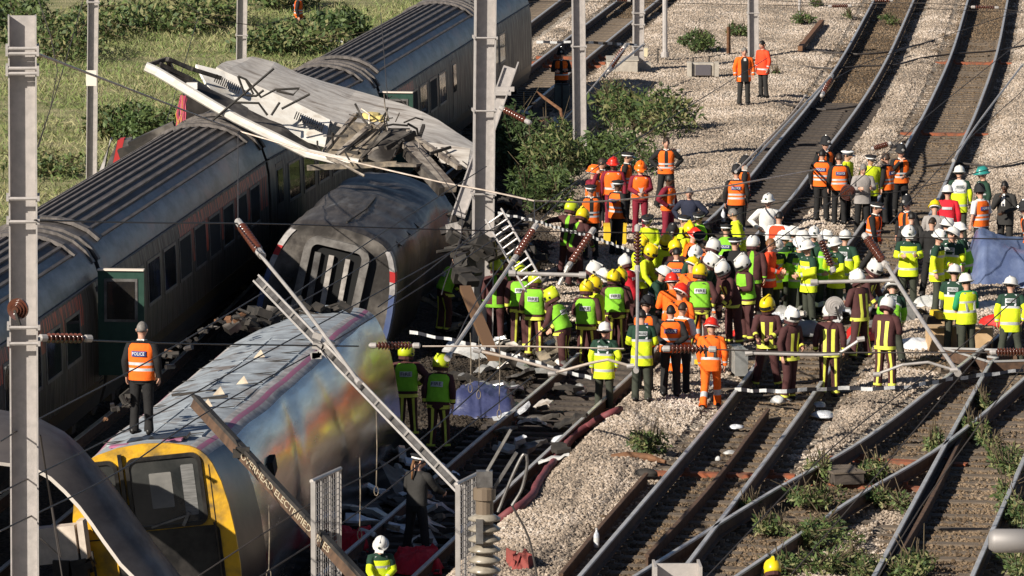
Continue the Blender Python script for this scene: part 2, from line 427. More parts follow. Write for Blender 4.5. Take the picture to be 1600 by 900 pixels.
MK3 = [(1.05,.42),(1.26,.55),(1.34,.85),(1.37,1.10),(1.375,1.55),(1.365,2.1),(1.34,2.62),(1.28,2.95),(1.20,3.18),(1.06,3.40),(.84,3.58),(.55,3.71),(.28,3.77),(0,3.79)]
def full(prof): return prof+[(-x, z) for x, z in reversed(prof[:-1])]
def place_between(o, P0, P1, zb):
    d = Vector((P1.x-P0.x, P1.y-P0.y, 0)); o.location = (P0.x, P0.y, zb); o.rotation_euler = (0, 0, math.atan2(-d.x, d.y)); return d.length
def side_x(z):
    for (x0, z0), (x1, z1) in zip(MK3, MK3[1:]):
        if z0 <= z <= z1: return x0+(x1-x0)*(z-z0)/(z1-z0)
    return 1.3
def side_panel(mb, y0, y1, z0, z1, proud, thick=.03, n=4, mi=0):
    rings = []
    for k in range(n+1):
        z = z0+(z1-z0)*k/n; x = side_x(z)
        rings.append([(x+proud, y0, z), (x+proud, y1, z), (x+proud-thick, y1, z), (x+proud-thick, y0, z)])
    mb.loft([[Vector(p) for p in r] for r in rings], mi)
def wheelset_mesh():
    mb = MB()
    for s in (-1, 1):
        m = Matrix.Translation((s*.72, 0, .46)) @ Matrix.Rotation(math.pi/2, 4, 'Y')
        mb.lathe([(.08,-.06),(.47,-.06),(.47,.04),(.42,.06),(.08,.06)], 18, m)
    mb.tube([(-.72,0,.46),(.72,0,.46)], .07, 8); return mb
WS = None
def bogie(parent, y):
    global WS
    mb = MB()
    for s in (-1, 1):
        mb.box((s*1.02, y, .55), (.16, 3.2, .22)); mb.box((s*1.05, y, .75), (.3, .7, .35))
        for q in (-1.3, 1.3): mb.box((s*1.02, y+q, .46), (.24, .34, .34))
    mb.box((0, y, .6), (1.9, .4, .25)); b = mb.build('bogie', m_dark, parent)
    if WS is None: WS = wheelset_mesh().mesh('wheelset', [m_dark])
    for q in (-1.3, 1.3): obj('wheelset', WS, b, (0, y+q, 0))
WIN_FR = None
def window(parent, y, wd, z0, z1, broken=False):
    mb = MB(); fr = .06
    side_panel(mb, y-wd/2, y+wd/2, z0, z0+fr, .016); side_panel(mb, y-wd/2, y+wd/2, z1-fr, z1, .016)
    side_panel(mb, y-wd/2, y-wd/2+fr, z0+fr, z1-fr, .015); side_panel(mb, y+wd/2-fr, y+wd/2, z0+fr, z1-fr, .015)
    f = mb.build('window', m_frame, parent)
    pb = MB(); side_panel(pb, y-wd/2+fr, y+wd/2-fr, z0+fr, z1-fr, .006)
    pb.build('pane', m_black if broken else m_glass, f)
def coach(P0, P1, zb, label, wins, y_red=None, door_far=False, door_shut=(), broken=(), grid=False, cut=None):
    root = empty('railway_coach', (0,0,0), 0, label, 'train coach', 'coaches of the standing train')
    L_ = place_between(root, P0, P1, zb); L_ -= .35
    prof = full(MK3); n = len(prof); mb = MB(); ny = 14
    side_r = lambda j: 1 <= j <= 6 or n-8 <= j <= n-3
    rings = []
    for i in range(ny+1):
        y = L_*i/ny
        rings.append([Vector((x, y, z)) for x, z in prof])
    mb.loft(rings, mi=lambda i, j: 2 if (j < 2 or j > n-4) else 0 if (j < 7 or j >= n-8) else 1 if (j < 10 or j >= n-11) else 3)
    b = mb.build('body', [m_side, m_band, m_skirt, m_roof], root); autosmooth(b, 30)
    # end rings of the roof
    for y in (.1, L_-.1):
        eb = MB(); rr = []
        for yy, k in ((y-.1, 1.0), (y-.1, 1.018), (y+.1, 1.018), (y+.1, 1.0)):
            rr.append([Vector((x*k, yy, 2.0+(z-2.0)*k*(1.012 if k > 1 else 1))) for x, z in prof[8:n-8]])
        eb.loft(rr, closed=False); eb.build('end_ring', m_rib, root)
    for y in ((1.05, L_-1.15)):
        eb = MB()
        path = [Vector((x*1.0, y, z+.06)) for x, z in prof[9:n-9]]
        for a, c in zip(path, path[1:]): eb.bar(a, c, .26, .07, (0,0,1))
        eb.build('roof_hoop', m_rib, root)
    if not grid:
        for k in range(11):
            x = -1.0+.2*k
            z = np.interp(abs(x), [p[0] for p in reversed(MK3[7:])], [p[1] for p in reversed(MK3[7:])])
            rb = MB(); a = math.atan2(-x, 2.6)
            rb.box((0,0,0), (.055, L_-2.6, .05), Matrix.Rotation(-a*0+math.asin(max(-1, min(1, x/2.3)))*1.0, 3, 'Y'))
            o = rb.build('roof_rib', m_rib, root); o.location = (x, L_/2, z+.02)
    else:
        for k in range(9):
            x = -.9+.225*k; z = np.interp(abs(x), [p[0] for p in reversed(MK3[7:])], [p[1] for p in reversed(MK3[7:])])
            rb = MB(); rb.box((0,0,0), (.05, L_-1.2, .09)); o = rb.build('roof_rib', m_frame, root); o.location = (x, L_/2, z+.03)
        for k in range(int(L_/.5)):
            rb = MB(); path = [Vector((x, 0, z+.05)) for x, z in prof[10:n-10]]
            for a, c in zip(path, path[1:]): rb.bar(a, c, .05, .05)
            o = rb.build('roof_slat', m_frame, root); o.location = (0, .6+.5*k, 0)
    # side details on the right
    st_ = MB(); side_panel(st_, .05, L_-.05, .86, 1.08, .005, .02); st_.build('stripe', m_stripe, root)
    gt = MB(); gt.tube([(1.315, .05, 2.93), (1.315, L_-.05, 2.93)], .02, 6); gt.build('gutter', m_rib, root)
    if y_red:
        rp = MB(); side_panel(rp, y_red[0], y_red[1], 1.95 if len(y_red) < 3 else y_red[2], 2.86, .004, .02); rp.build('scorched_panel', m_side_red, root)
    for i, y in enumerate(wins): window(root, y, 1.46, 1.72, 2.62, i in broken)
    for y in door_shut:
        d = MB(); side_panel(d, y-.4, y+.4, 1.0, 2.75, .01); dd = d.build('door', m_skirt, root)
        p = MB(); side_panel(p, y-.3, y+.3, 1.85, 2.6, .022); p.build('pane', m_glass, dd)
    if door_far:
        d = MB(); d.box((0,0,0), (.86,.07,1.95)); dd = d.build('door', [m_green], root); dd.location = (1.80, L_-.55, 2.15)
        dd['label'] = 'green door swung open at the coach end'
        e = MB(); e.box((0,0,.985), (.86,.16,.03)); e.build('door_top', m_cream, dd)
        e = MB(); e.box((0,-.045,.42), (.62,.02,.8)); wf = e.build('window', m_frame, dd)
        e = MB(); e.box((0,-.058,.42), (.52,.012,.7)); e.build('pane', m_glass, wf)
        hole = MB(); side_panel(hole, L_-.5+.0, L_-.08, 1.0, 2.8, .008); hole.build('doorway', m_black, root)
    for y in (3.2, L_-3.2): bogie(root, y)
    ub = MB(); ub.box((0, L_/2, .62), (2.3, L_-9, .55)); ub.build('underframe', m_dark, root)
    gw = MB(); gw.box((0, L_+.17, 1.95), (1.2, .34, 2.3)); gw.build('gangway', m_dark, root)
    return root
ZB = -.10
cant = [(160,427), (418,248), (597,150), (762,46), (829,4)]
CP = [G(x, y, ZB+2.95) for x, y in cant]
def centre(i, j=None):
    a = CP[max(0, i-1)]; b = CP[min(len(CP)-1, i+1)]; d = Vector((b.x-a.x, b.y-a.y, 0)).normalized()
    p = CP[i]; return Vector((p.x-d.y*1.29, p.y+d.x*1.29, 0))
CC = [centre(i) for i in range(5)]
d0 = (CC[1]-CC[0]).normalized()
coach(CC[0]-d0*22.8, CC[0], ZB, 'nearest coach of the standing train, at the left edge, green door at its far end', [22.8-3.4-1.9*k for k in range(8)], y_red=(10, 20.5, 2.3), door_far=True)
coach(CC[0], CC[1], ZB, 'second coach of the standing train from the left, its broken windows facing the grey wreck', [3.4+1.9*k for k in range(9)], y_red=(8.5, 20.5), broken=(3,4,5,7), door_shut=(1.4,))
coach(CC[1], CC[2], ZB, 'coach of the standing train crossed by the torn white panel, green door open beyond it', [3.0+1.9*k for k in range(6)], door_far=True, door_shut=(1.2,))
coach(CC[2], CC[3], ZB, 'ribbed-roof coach of the standing train just beyond the torn white panel', [5.4+1.9*k for k in range(4)], y_red=(.5, 5.6), door_shut=(13.6, 1.2), broken=(0,2))
coach(CC[3], CC[4], ZB, 'farthest vehicle of the standing train with a grid roof, ending behind the tall middle mast', [3.0], grid=True, door_shut=(1.4,))

# ---- wrecked cab car (nearest, shiny side)
m_silver = M('bare_silver_side', (.42,.42,.41), (.22,.21,.20), 2.6, .13, .95, bump=.0022, bscale=3.0, stretch=(1,.22,1.6), lo=.3, hi=.75, c3=(.12,.10,.085), s3=1.1, lo3=.48, hi3=.66, rough2=.30)
m_w1roof = M('wreck_roof_blue', (.40,.44,.47), (.27,.29,.31), 3, .6, .1, bump=.006, bscale=9, c3=(.20,.17,.15), s3=1.5, lo3=.56, hi3=.7)
m_white = M('stripe_white', (.50,.47,.45), (.28,.26,.25), 4, .55)
m_pink = M('stripe_pink', (.42,.12,.22), (.32,.16,.22), 5, .55)
m_yellow = M('cab_yellow', (.72,.40,.012), (.60,.32,.015), 3, .5, c3=(.15,.10,.035), s3=2.6, lo3=.47, hi3=.70, bump=.006, bscale=18)
m_cabdark = M('cab_black', (.015,.014,.014), (.04,.036,.033), 4, .3, .2)
TURBO = [(1.10,.28),(1.30,.62),(1.40,1.1),(1.435,1.6),(1.42,2.1),(1.37,2.55),(1.29,2.92),(1.18,3.2),(1.10,3.33),(1.00,3.42),(.92,3.47),(.82,3.51),(.45,3.59),(0,3.62)]
def wreck_car(P0, P1, ztop, label, cab):
    pass
W1T = 2.4
w1a = G(226,688,W1T); w1b = G(492,474,W1T)
W1 = empty('railway_coach', (0,0,0), 0, 'derailed yellow-ended cab car with dented silver side, man on its roof', 'train coach', 'wrecked coaches')
L1 = place_between(W1, w1a, w1b, W1T-3.62)+1.1; W1.rotation_euler = (0, R(-7), W1.rotation_euler.z); W1.location.x += .40; W1.location.z -= .03
prof = full(TURBO); n = len(prof); rings = []
NY = 56
for i in range(NY+1):
    y = L1*i/NY; tp = .90+.10*smooth(0, 2.2, y); lift = 0.0
    ring = []
    for x, z in prof:
        s = tp if z > .9 else tp*.98
        q = Vector((x*s, y, z))
        if z > .4 and z < 3.3:
            nn = mnoise.noise(Vector((y*.55, z*.8, 3 if x > 0 else 9)))*.035+mnoise.noise(Vector((y*1.3, z*1.2, 5)))*.012
            dent = .16*math.exp(-((y-5.2-(z-1.5)*.7)/.35)**2)+.12*math.exp(-((y-10.3+(z-2)*.5)/.5)**2)*max(0, min(1, z-.8))
            q.x -= (nn*.30+dent*.35)*(1 if x > 0 else -1)*min(1, y*.5)
        sq = smooth(L1-5, L1, y); q.x -= .16*sq*x; q.z -= .05*sq*max(0, z-1)
        if z >= 3.3: q.z += mnoise.noise(Vector((x*.9, y*.5, 1)))*.05*min(1, y*.4)
        ring.append(q)
    rings.append(ring)
mb = MB()
def w1m(i, j):
    k = j if j < n//2 else n-2-j
    y = L1*(i+.5)/NY
    if k < 8: return 4 if y < 1.45 else 0
    if k == 8: return 1
    if k == 9: return 2
    if k == 10: return 1
    return 3
mb.loft(rings, mi=w1m); b = mb.build('body', [m_silver, m_white, m_pink, m_w1roof, m_cabdark], W1); autosmooth(b, 35)
# roof plates, seams and hatches
def roofz(x): return float(np.interp(abs(x), [p[0] for p in reversed(TURBO[7:])], [p[1] for p in reversed(TURBO[7:])]))
y = .9; k = 0
while y < L1-5.6:
    ln = [1.25, 1.55, 1.0, 1.7][k % 4]
    for x0, x1 in ((-.76, -.03), (.03, .76)):
        pb = MB(); zc = (roofz(x0)+roofz(x1))/2
        pb.hexa([(x0,y,roofz(x0)-.02),(x1,y,roofz(x1)-.02),(x1,y+ln-.06,roofz(x1)-.02),(x0,y+ln-.06,roofz(x0)-.02),
                 (x0,y,roofz(x0)+.010+rnd.random()*.006),(x1,y,roofz(x1)+.010+rnd.random()*.006),(x1,y+ln-.06,roofz(x1)+.010),(x0,y+ln-.06,roofz(x0)+.010)])
        pb.build('roof_panel', m_w1roof, W1)
    sb = MB(); sb.box((0, y-.03, 3.575), (1.6,.03,.012)); sb.build('seam', m_dark, W1)
    y += ln; k += 1
for (x, y, sx, sy) in ((.25,4.6,.55,.06),(-.2,5.5,.75,.05)):
    hb = MB(); hb.box((x, y, 3.63), (sx, sy, .04)); hb.build('roof_strip', m_dark, W1)
for (x, y) in ((.35,3.6),(.3,5.0),(.5,6.1),(.2,9.5)):
    fb = MB(); fb.add([(x-.10,y,3.62),(x+.11,y-.03,3.62),(x+.03,y+.10,3.74),(x-.06,y+.05,3.66)], [(0,1,2),(0,2,3),(0,3,1),(1,3,2)]); fb.build('torn_flap', M('flap_tan', (.52,.44,.33), (.38,.31,.23), 6, .7), W1)
hb = MB(); hb.box((.15,.55,3.6), (.95,.36,.05), Matrix.Rotation(.03, 3, 'X')); hb.build('roof_hatch', m_cabdark, W1)
pk = MB(); pk.box((0,.28,3.585), (1.15,.2,.03)); pk.build('roof_edge_band', m_pink, W1)
hb = MB(); hb.box((1.37,3.2,2.62), (.10,.34,.24), Matrix.Rotation(.25, 3, 'X')); hb.build('side_hole', m_black, W1)
# front face: local x right, z up, plane y = 0
def rrect(x0, x1, z0, z1, r, seg_=5):
    out = []
    for cx, cz, a0 in ((x1-r, z1-r, 0), (x0+r, z1-r, 90), (x0+r, z0+r, 180), (x1-r, z0+r, 270)):
        for k in range(seg_+1):
            a = R(a0+90*k/seg_); out.append((cx+r*math.cos(a), cz+r*math.sin(a)))
    return out
def plate(mb, poly, y0, y1, mi=0):
    mb.loft([[Vector((x, y1, z)) for x, z in poly], [Vector((x, y0, z)) for x, z in poly]], mi)
def ringplate(mb, outer, inner, y0, y1, mi=0):
    n_ = len(outer); vs = [(x, y0, z) for x, z in outer]+[(x, y0, z) for x, z in inner]+[(x, y1, z) for x, z in outer]+[(x, y1, z) for x, z in inner]
    fs = []
    for j in range(n_):
        k_ = (j+1) % n_
        fs += [(j,k_,n_+k_,n_+j), (2*n_+j,3*n_+j,3*n_+k_,2*n_+k_), (j,2*n_+j,2*n_+k_,k_), (n_+j,n_+k_,3*n_+k_,3*n_+j)]
    mb.add(vs, fs, mi)
fp = MB(); plate(fp, [(x*.90, z) for x, z in prof], -.07, .02); cf = fp.build('cab_front', m_yellow, W1)
for (x0, x1, z0, z1) in ((-.30,.90,2.28,3.42), (-.95,-.42,2.28,3.42)):
    o_ = rrect(x0, x1, z0, z1, .16); i_ = rrect(x0+.06, x1-.06, z0+.06, z1-.06, .12)
    q = MB(); ringplate(q, o_, i_, -.12, -.06); wf = q.build('window', m_cabdark, cf)
    q = MB(); plate(q, i_, -.085, -.065); q.build('pane', M('cab_glass', (.02,.022,.022), (.05,.05,.047), 1.5, .05, 0, spec=.9), wf)
q = MB(); plate(q, rrect(.05,.40,2.60,3.15,.02), -.092, -.088); q.build('blind', M('blind_grey', (.20,.19,.175), (.14,.135,.125), 3, .7), cf)
q = MB(); plate(q, rrect(.56,.76,2.45,3.24,.02), -.092, -.088); q.build('notice', M('notice_grey', (.10,.10,.095), (.19,.185,.18), 14, .7, stretch=(.3,1,4)), cf)
q = MB(); plate(q, rrect(-.28,1.05,.75,2.26,.1), -.09, -.06); q.build('black_panel', m_cabdark, cf)
q = MB(); plate(q, rrect(-.60,-.29,.75,1.75,.05), -.088, -.06); q.build('number_panel', m_cabdark, cf)
tm = text_mesh('1651', .34, m_white, .004); o = obj('number', tm, cf); o.matrix_local = Matrix.Translation((-.44,-.10,1.28)) @ Matrix.Rotation(math.pi/2, 4, 'X') @ Matrix.Rotation(-math.pi/2+.08, 4, 'Z')
q = MB(); q.lathe([(.0,-.09),(.13,-.09),(.13,-.02)], 14, Matrix.Translation((-.16,0,1.05)) @ Matrix.Rotation(-math.pi/2, 4, 'X') @ Matrix.Scale(-1, 4, (0,0,1))); q.build('lamp', M('lamp_red', (.75,.09,.03), None, rough=.3), cf)
q = MB(); q.box((-.36,-.13,2.95), (.06,.05,1.1)); q.box((-.33,-.14,2.45),(.05,.05,.5)); q.build('wiper_post', m_cabdark, cf)
q = MB(); q.bar((.0,-.13,2.32),(.6,-.13,2.46),.03,.03); q.bar((.5,-.13,2.3),(.62,-.13,2.5),.05,.05); q.build('wiper', m_frame, cf)
q = MB(); q.tube([(.98,-.1,1.2),(1.0,-.16,1.3),(1.0,-.16,2.2),(.98,-.1,2.3)], .018, 6); q.tube([(-1.05,-.1,1.2),(-1.07,-.16,1.3),(-1.07,-.16,2.2),(-1.05,-.1,2.3)], .018, 6); q.build('handrail', m_cabdark, cf)
for zz in (2.2, 1.2):
    q = MB(); q.box((-.6,-.074,zz), (1.0,.012,.02)); q.build('seam', m_cabdark, cf)
q = MB(); q.box((1.0,-.074,1.9), (.012,.012,2.6)); q.build('seam', m_cabdark, cf)
q = MB(); q.box((-.82,-.13,.78), (.34,.1,.42)); q.build('lamp_housing', m_cabdark, cf)
cg = MB()
for k in range(26): cg.box((-1.25+rnd.uniform(-.2,.28), -.35+rnd.uniform(-.2,.2), rnd.uniform(.5,2.1)), (rnd.uniform(.06,.3), rnd.uniform(.1,.3), rnd.uniform(.06,.4)), Matrix.Rotation(rnd.uniform(-.5,.5), 3, 'Y'))
for k in range(6): cg.tube([(-1.4+.1*k,-.5,2.1),(-1.35+.1*k+rnd.uniform(-.1,.1),-.55,1.3),(-1.3+.1*k,-.45,.5)], .02, 6)
cg.build('coupling_gear', m_dark, W1)
q = MB(); q.box((-1.42,-.42,2.26), (.62,.3,.56)); q.box((-1.02,-.4,2.3),(.1,.3,.6)); q.build('gear_cover', M('cover_cream', (.66,.56,.47), (.5,.42,.35), 5, .6), W1)

# ---- bent sheet arching in front of the cab
m_sheet = M('bent_sheet_grey', (.12,.105,.10), (.07,.062,.065), 1.6, .5, .4, stretch=(1,1,2), lo=.35, hi=.68, rough2=.7)
m_edge = M('sheet_edge', (.62,.56,.50), None, rough=.5)
outer = [(-60,652),(0,640),(55,650),(100,674),(150,722),(205,797),(243,850),(285,903),(320,960)]
inner = [(-60,735),(0,722),(50,728),(80,745),(125,790),(163,843),(190,880),(215,905),(250,965)]
ro = [A(x, y, 80.6) for x, y in outer]; ri = [A(x, y, 78.4) for x, y in inner]
so = spline(ro, .25); si = spline(ri, .25); m_ = min(len(so), len(si))
so = [so[int(i*(len(so)-1)/(m_-1))] for i in range(m_)]; si = [si[int(i*(len(si)-1)/(m_-1))] for i in range(m_)]
rings = []
for a, c in zip(so, si):
    top = [a.lerp(c, t)+Vector((.10, -.25, .10))*math.sin(math.pi*t)*1.4 for t in (0,.2,.4,.6,.8,1)]
    bot = [p+Vector((-.03, .02, -.05)) for p in reversed(top)]
    rings.append(top+bot)
mb = MB(); mb.loft(rings, mi=lambda i, j: 1 if j == 5 else 0); o = mb.build('bent_roof_sheet', [m_sheet, m_edge]); autosmooth(o, 50)
tag(o, 'dark curved metal roof sheet arching down across the yellow cab front at bottom left', 'wreckage')

# ---- second wrecked car, rolled over to the right
m_soot = M('sooty_grey', (.165,.146,.127), (.036,.030,.026), 2.2, .6, .05, bump=.008, bscale=6, lo=.36, hi=.62, c3=(.025,.021,.018), s3=.9, lo3=.46, hi3=.58)
m_sootroof = M('sooty_roof', (.095,.083,.074), (.032,.027,.024), 3.0, .45, .15, bump=.005, bscale=5, stretch=(2.6,.35,1), lo=.34, hi=.64, c3=(.20,.20,.20), s3=1.3, lo3=.6, hi3=.78)
m_sootside = M('sooty_side', (.03,.026,.024), (.06,.052,.048), 3, .4, .4, bump=.01, bscale=4)
Y2 = 112.0
W2 = empty('railway_coach', (0,0,0), 0, 'sooty grey coach leaning behind the shiny one, its end doorway facing the camera', 'train coach', 'wrecked coaches')
pa = A(538, 352, Y2); pb_ = A(640, 258, Y2+13)
yaw = math.atan2(-(pb_.x-pa.x), pb_.y-pa.y); pitch = math.atan2(pb_.z-pa.z, pb_.y-pa.y)
W2.rotation_mode = 'QUATERNION'
q2 = Euler((0,0,yaw)).to_quaternion() @ Quaternion((1,0,0), pitch) @ Quaternion((0,1,0), R(13.0))
W2.rotation_quaternion = q2; W2.location = pa - q2 @ Vector((0,0,3.62))
L2 = 13.6; rings = []
for i in range(71):
    y = L2*i/70; ring = []
    for x, z in prof:
        q = Vector((x, y, z)); k = smooth(8.5, 13.6, y)
        nn = mnoise.noise(Vector((x*1.1+4, y*.6, z*.9)))
        q += Vector((nn*.10+.03*mnoise.noise(Vector((x*3, y*2.3, z*2))), 0, mnoise.noise(Vector((x*1.3, y*.9, 7)))*.06+.03*mnoise.noise(Vector((x*3.1, y*2.6, 2)))))*min(1, .25+y*.2)
        if z > 2.6: q.z -= k*.35*(1+x*.25)
        q.y += k*mnoise.noise(Vector((x*2.2, z*2.2, 3)))*1.1
        if y == 0:
            q.x *= .955; q.z = 1.9+(q.z-1.9)*.965
        ring.append(q)
    rings.append(ring)
mb = MB(); mb.loft(rings, mi=lambda i, j: 0 if (j < 8 or j > n-10) else 1); b = mb.build('body', [m_sootside, m_sootroof], W2); autosmooth(b, 40)
ep = MB(); plate(ep, [(x*.955, 1.9+(z-1.9)*.965) for x, z in prof], -.10, .02); ew = ep.build('end_wall', m_soot, W2)
o_ = rrect(-.70,.70,.45,3.30,.30); i_ = rrect(-.54,.54,.5,3.14,.14)
q = MB(); ringplate(q, o_, i_, -.26, -.1); q.build('doorway_frame', M('frame_soot', (.20,.185,.17), (.10,.09,.082), 4, .6), ew)
q = MB(); plate(q, i_, -.14, -.11); q.build('doorway', m_black, ew)
for x, wd, mm in ((-.34,.13,m_frame),(-.05,.11,M('door_leaf_white', (.46,.42,.38), (.24,.215,.195), 4, .5)),(.30,.10,MATS['door_leaf_white'])):
    q = MB(); q.box((x,-.20,1.72), (wd,.06,2.5), Matrix.Rotation(-.04, 3, 'Y')); q.build('door_leaf', mm, ew)
m_red = M('stripe_red', (.50,.03,.03), (.4,.03,.03), 4, .5); m_blue = M('stripe_blue', (.07,.10,.22), (.10,.13,.24), 4, .5)
for s in (-1, 1):
    for z0, z1, mm in ((2.95,3.35,m_white),(2.72,2.95,m_red),(2.45,2.72,m_white),(.9,2.45,m_blue)):
        q = MB(); zs_ = np.linspace(z0, z1, 5); rr = []
        for z in zs_:
            x = float(np.interp(z, [p[1] for p in TURBO], [p[0] for p in TURBO]))*.975; zz = 1.9+(z-1.9)*.97
            rr.append([Vector((s*(x-.10),-.125,zz)), Vector((s*(x+.015),-.115,zz)), Vector((s*(x+.035),.12,zz)), Vector((s*(x-.12),.1,zz))])
        q.loft(rr); q.build('corner_stripe', mm, W2)
q = MB(); q.box((-.95,-.14,2.3),(.3,.08,.06)); q.box((-.95,-.16,2.24),(.24,.06,.05)); q.build('hand_grip', m_dark, ew)
q = MB(); q.tube([(-.0,.4,3.64),(.1,3,3.66),(.0,6.4,3.6)], .02, 5); q.build('roof_seam', m_dark, W2)
for y in (1.6, 3.6, 5.2):
    q = MB(); q.box((.95,y,3.42),(.5,1.0,.03), Matrix.Rotation(.36, 3, 'Y')); q.build('roof_patch', m_sootroof, W2)

# ---- torn white roof-and-side panel lying across the standing train
m_pan = M('torn_panel_white', (.84,.80,.73), (.72,.66,.58), 3, .55, bump=.006, bscale=5, c3=(.36,.28,.20), s3=1.6, lo3=.6, hi3=.75)
m_pan2 = M('torn_panel_grey', (.66,.61,.55), (.48,.43,.38), 2.5, .55, .1, stretch=(.5,2.5,2.5), bump=.01, bscale=5, c3=(.25,.2,.16), s3=1.4, lo3=.58, hi3=.72)
TP = empty('torn_body_panel', tuple(A(480,210,120)), 0, 'torn white body panel with vent slots lying across the roof of the standing train', 'wreckage')
TPi = Matrix.Translation(-TP.location)
def tp_sheet(name, rows, mats, thick=.07, mi=0, sub=4):
    G_ = [spline([A(p[0], p[1], p[2]-5) for p in r], .5) for r in rows]; m2 = 28
    G_ = [[g[int(i*(len(g)-1)/(m2-1))] for i in range(m2)] for g in G_]
    fine = []
    for a, b in zip(G_, G_[1:]):
        for k in range(sub): fine.append([p.lerp(q, k/sub) for p, q in zip(a, b)])
    fine.append(G_[-1]); rings = []
    for i in range(m2):
        top = [fine[r][i]+Vector((0,0,1))*mnoise.noise(fine[r][i]*.9)*.14 - TP.location for r in range(len(fine))]
        nv = (top[-1]-top[0]).cross(Vector((1,0,-.3))).normalized()
        if nv.y < 0: nv = -nv
        rings.append(top+[p+nv*thick for p in reversed(top)])
    mb = MB(); mb.loft(rings, mi); o = mb.build(name, mats, TP); autosmooth(o, 50); return o
tp_sheet('roof_sheet', [[(338,106,126.3),(352,113,126.3),(400,133,126.1),(460,161,125.8),(516,191,125.4),(590,212,125.2),(650,224,125.0),(738,258,124.6)],
                       [(372,93,127.8),(395,88,128.0),(430,97,128.2),(510,128,128.4),(600,152,128.2),(660,178,127.6),(741,222,126.6)]], m_pan2)
tp_sheet('side_sheet', [[(330,140,125.0),(370,162,125.0),(420,188,124.8),(470,212,124.6),(508,222,124.5)],
                       [(306,98,126.3),(350,112,126.3),(400,132,126.1),(460,160,125.8),(516,190,125.4)]], m_pan)
tp_sheet('lower_sheet', [[(232,106,124.4),(300,142,124.3),(380,190,124.1),(440,220,124.0),(500,246,123.9)],
                        [(262,98,125.4),(330,136,125.2),(390,170,125.0),(440,196,124.8),(500,228,124.6)]], [m_soot])
q = MB(); pts = [A(x, y, Y-5)-TP.location for x, y, Y in ((227,104,124.2),(245,112,124.2),(300,145,124.1),(370,186,124.0),(430,215,123.9),(480,240,123.8),(560,256,123.6))]
q.tube(spline(pts, .4), .11, 8); q.build('gutter_beam', m_pan, TP)
# broken frame at the left tip
q = MB()
for a, b in (((228,103),(262,92)),((262,92),(300,108)),((238,104),(268,118)),((262,93),(270,112)),((300,108),(345,122)),((250,100),(300,125))):
    q.bar(A(*a,119.6)-TP.location, A(*b,120.0)-TP.location, .09, .09)
q.build('broken_frame', m_soot, TP)
# vent slots: each a dark slat in the white sheet
def vents(a, b, n_):
    for k in range(n_):
        t = k/(n_-1); px = a[0]+(b[0]-a[0])*t; py = a[1]+(b[1]-a[1])*t
        q = MB(); ys = 120.50-.65*(px-337)/167; q.bar(A(px+2, py-5, ys+.22)-TP.location, A(px-2, py+5, ys-.22)-TP.location, .024, .03, (0,-1,0)); q.build('vent_slot', m_dark, TP)
vents((337,122), (374,141), 13); vents((462,180), (504,199), 14)
for pts in (((372,119),(384,124),(396,147),(383,149),(372,119)), ((384,124),(408,152),(430,140),(468,138),(458,148),(432,142)), ((385,149),(400,150),(412,141)), ((424,180),(437,160)), ((366,160),(404,161),(418,180)), ((330,190),(428,107)), ((440,170),(484,147))):
    q = MB(); q.tube([A(x, y, 118.9)-TP.location for x, y in pts], .028, 5); q.build('bent_strip', m_dark, TP)
q = MB(); q.box(A(300,134,119.3)-TP.location, (.24,.2,.14)); q.build('bracket', m_pan, TP)
for x, y, mm in ((580,182,M('foam_yellow', (.62,.48,.16), (.5,.4,.2), 8, .9)), (592,186,MATS['foam_yellow'])):
    q = MB(); c = A(x, y, 120)-TP.location; q.lathe([(.0,-.06),(.24,-.04),(.2,.08),(.0,.11)], 9, Matrix.Translation(c)); q.build('foam_scrap', mm, TP)

# ---- tangled frames where the second coach was torn open
m_alu = M('torn_alloy', (.46,.40,.33), (.16,.13,.11), 4, .5, .3, bump=.006, bscale=8, lo=.35, hi=.6)
m_tan = M('torn_floor', (.30,.24,.17), (.10,.085,.07), 5, .7)
TW = empty('tangled_wreckage', tuple(A(600,240,119.5)), 0, 'tangle of torn seat frames and floor plates on the broken end of the leaning coach', 'wreckage')
def twp(x, y, Y): return A(x, y, Y-3.5)-TW.location
for (a, b, wd, ht, mm) in (
    ((500,246,122.4),(556,180,123.6),.10,.10,m_alu),((556,180,123.6),(602,186,123.6),.10,.12,m_dark),((545,250,122.2),(602,192,123.4),.12,.12,m_alu),((510,236,122.5),(560,240,122.3),.1,.1,m_dark),
    ((522,246,122.2),(578,196,123),.16,.06,m_alu),((560,248,122.2),(606,206,123),.2,.05,m_soot),((590,262,122),(640,206,123.4),.12,.12,m_alu),((604,238,122.4),(650,214,123),.08,.3,m_dark),
    ((640,226,122.6),(702,296,120.6),.34,.14,m_alu),((634,238,122.3),(690,300,120.4),.12,.2,m_soot),((650,216,123),(718,262,121.5),.12,.1,m_alu),((690,232,122.6),(716,256,122),.07,.07,m_alu),
    ((480,262,121.8),(620,256,121.6),.1,.12,m_tan),((560,256,122),(655,258,121.4),.3,.06,m_tan),((655,216,123),(662,196,123.6),.07,.07,m_dark),((672,240,122),(704,230,122.4),.06,.06,m_dark),
    ((506,244,122.2),(548,260,121.8),.07,.07,m_alu),((618,214,123),(600,250,122.2),.07,.07,m_alu),((570,212,123),(612,250,122.2),.06,.06,m_dark)):
    q = MB(); q.bar(twp(*a), twp(*b), wd, ht); q.build('frame_bar', mm, TW)
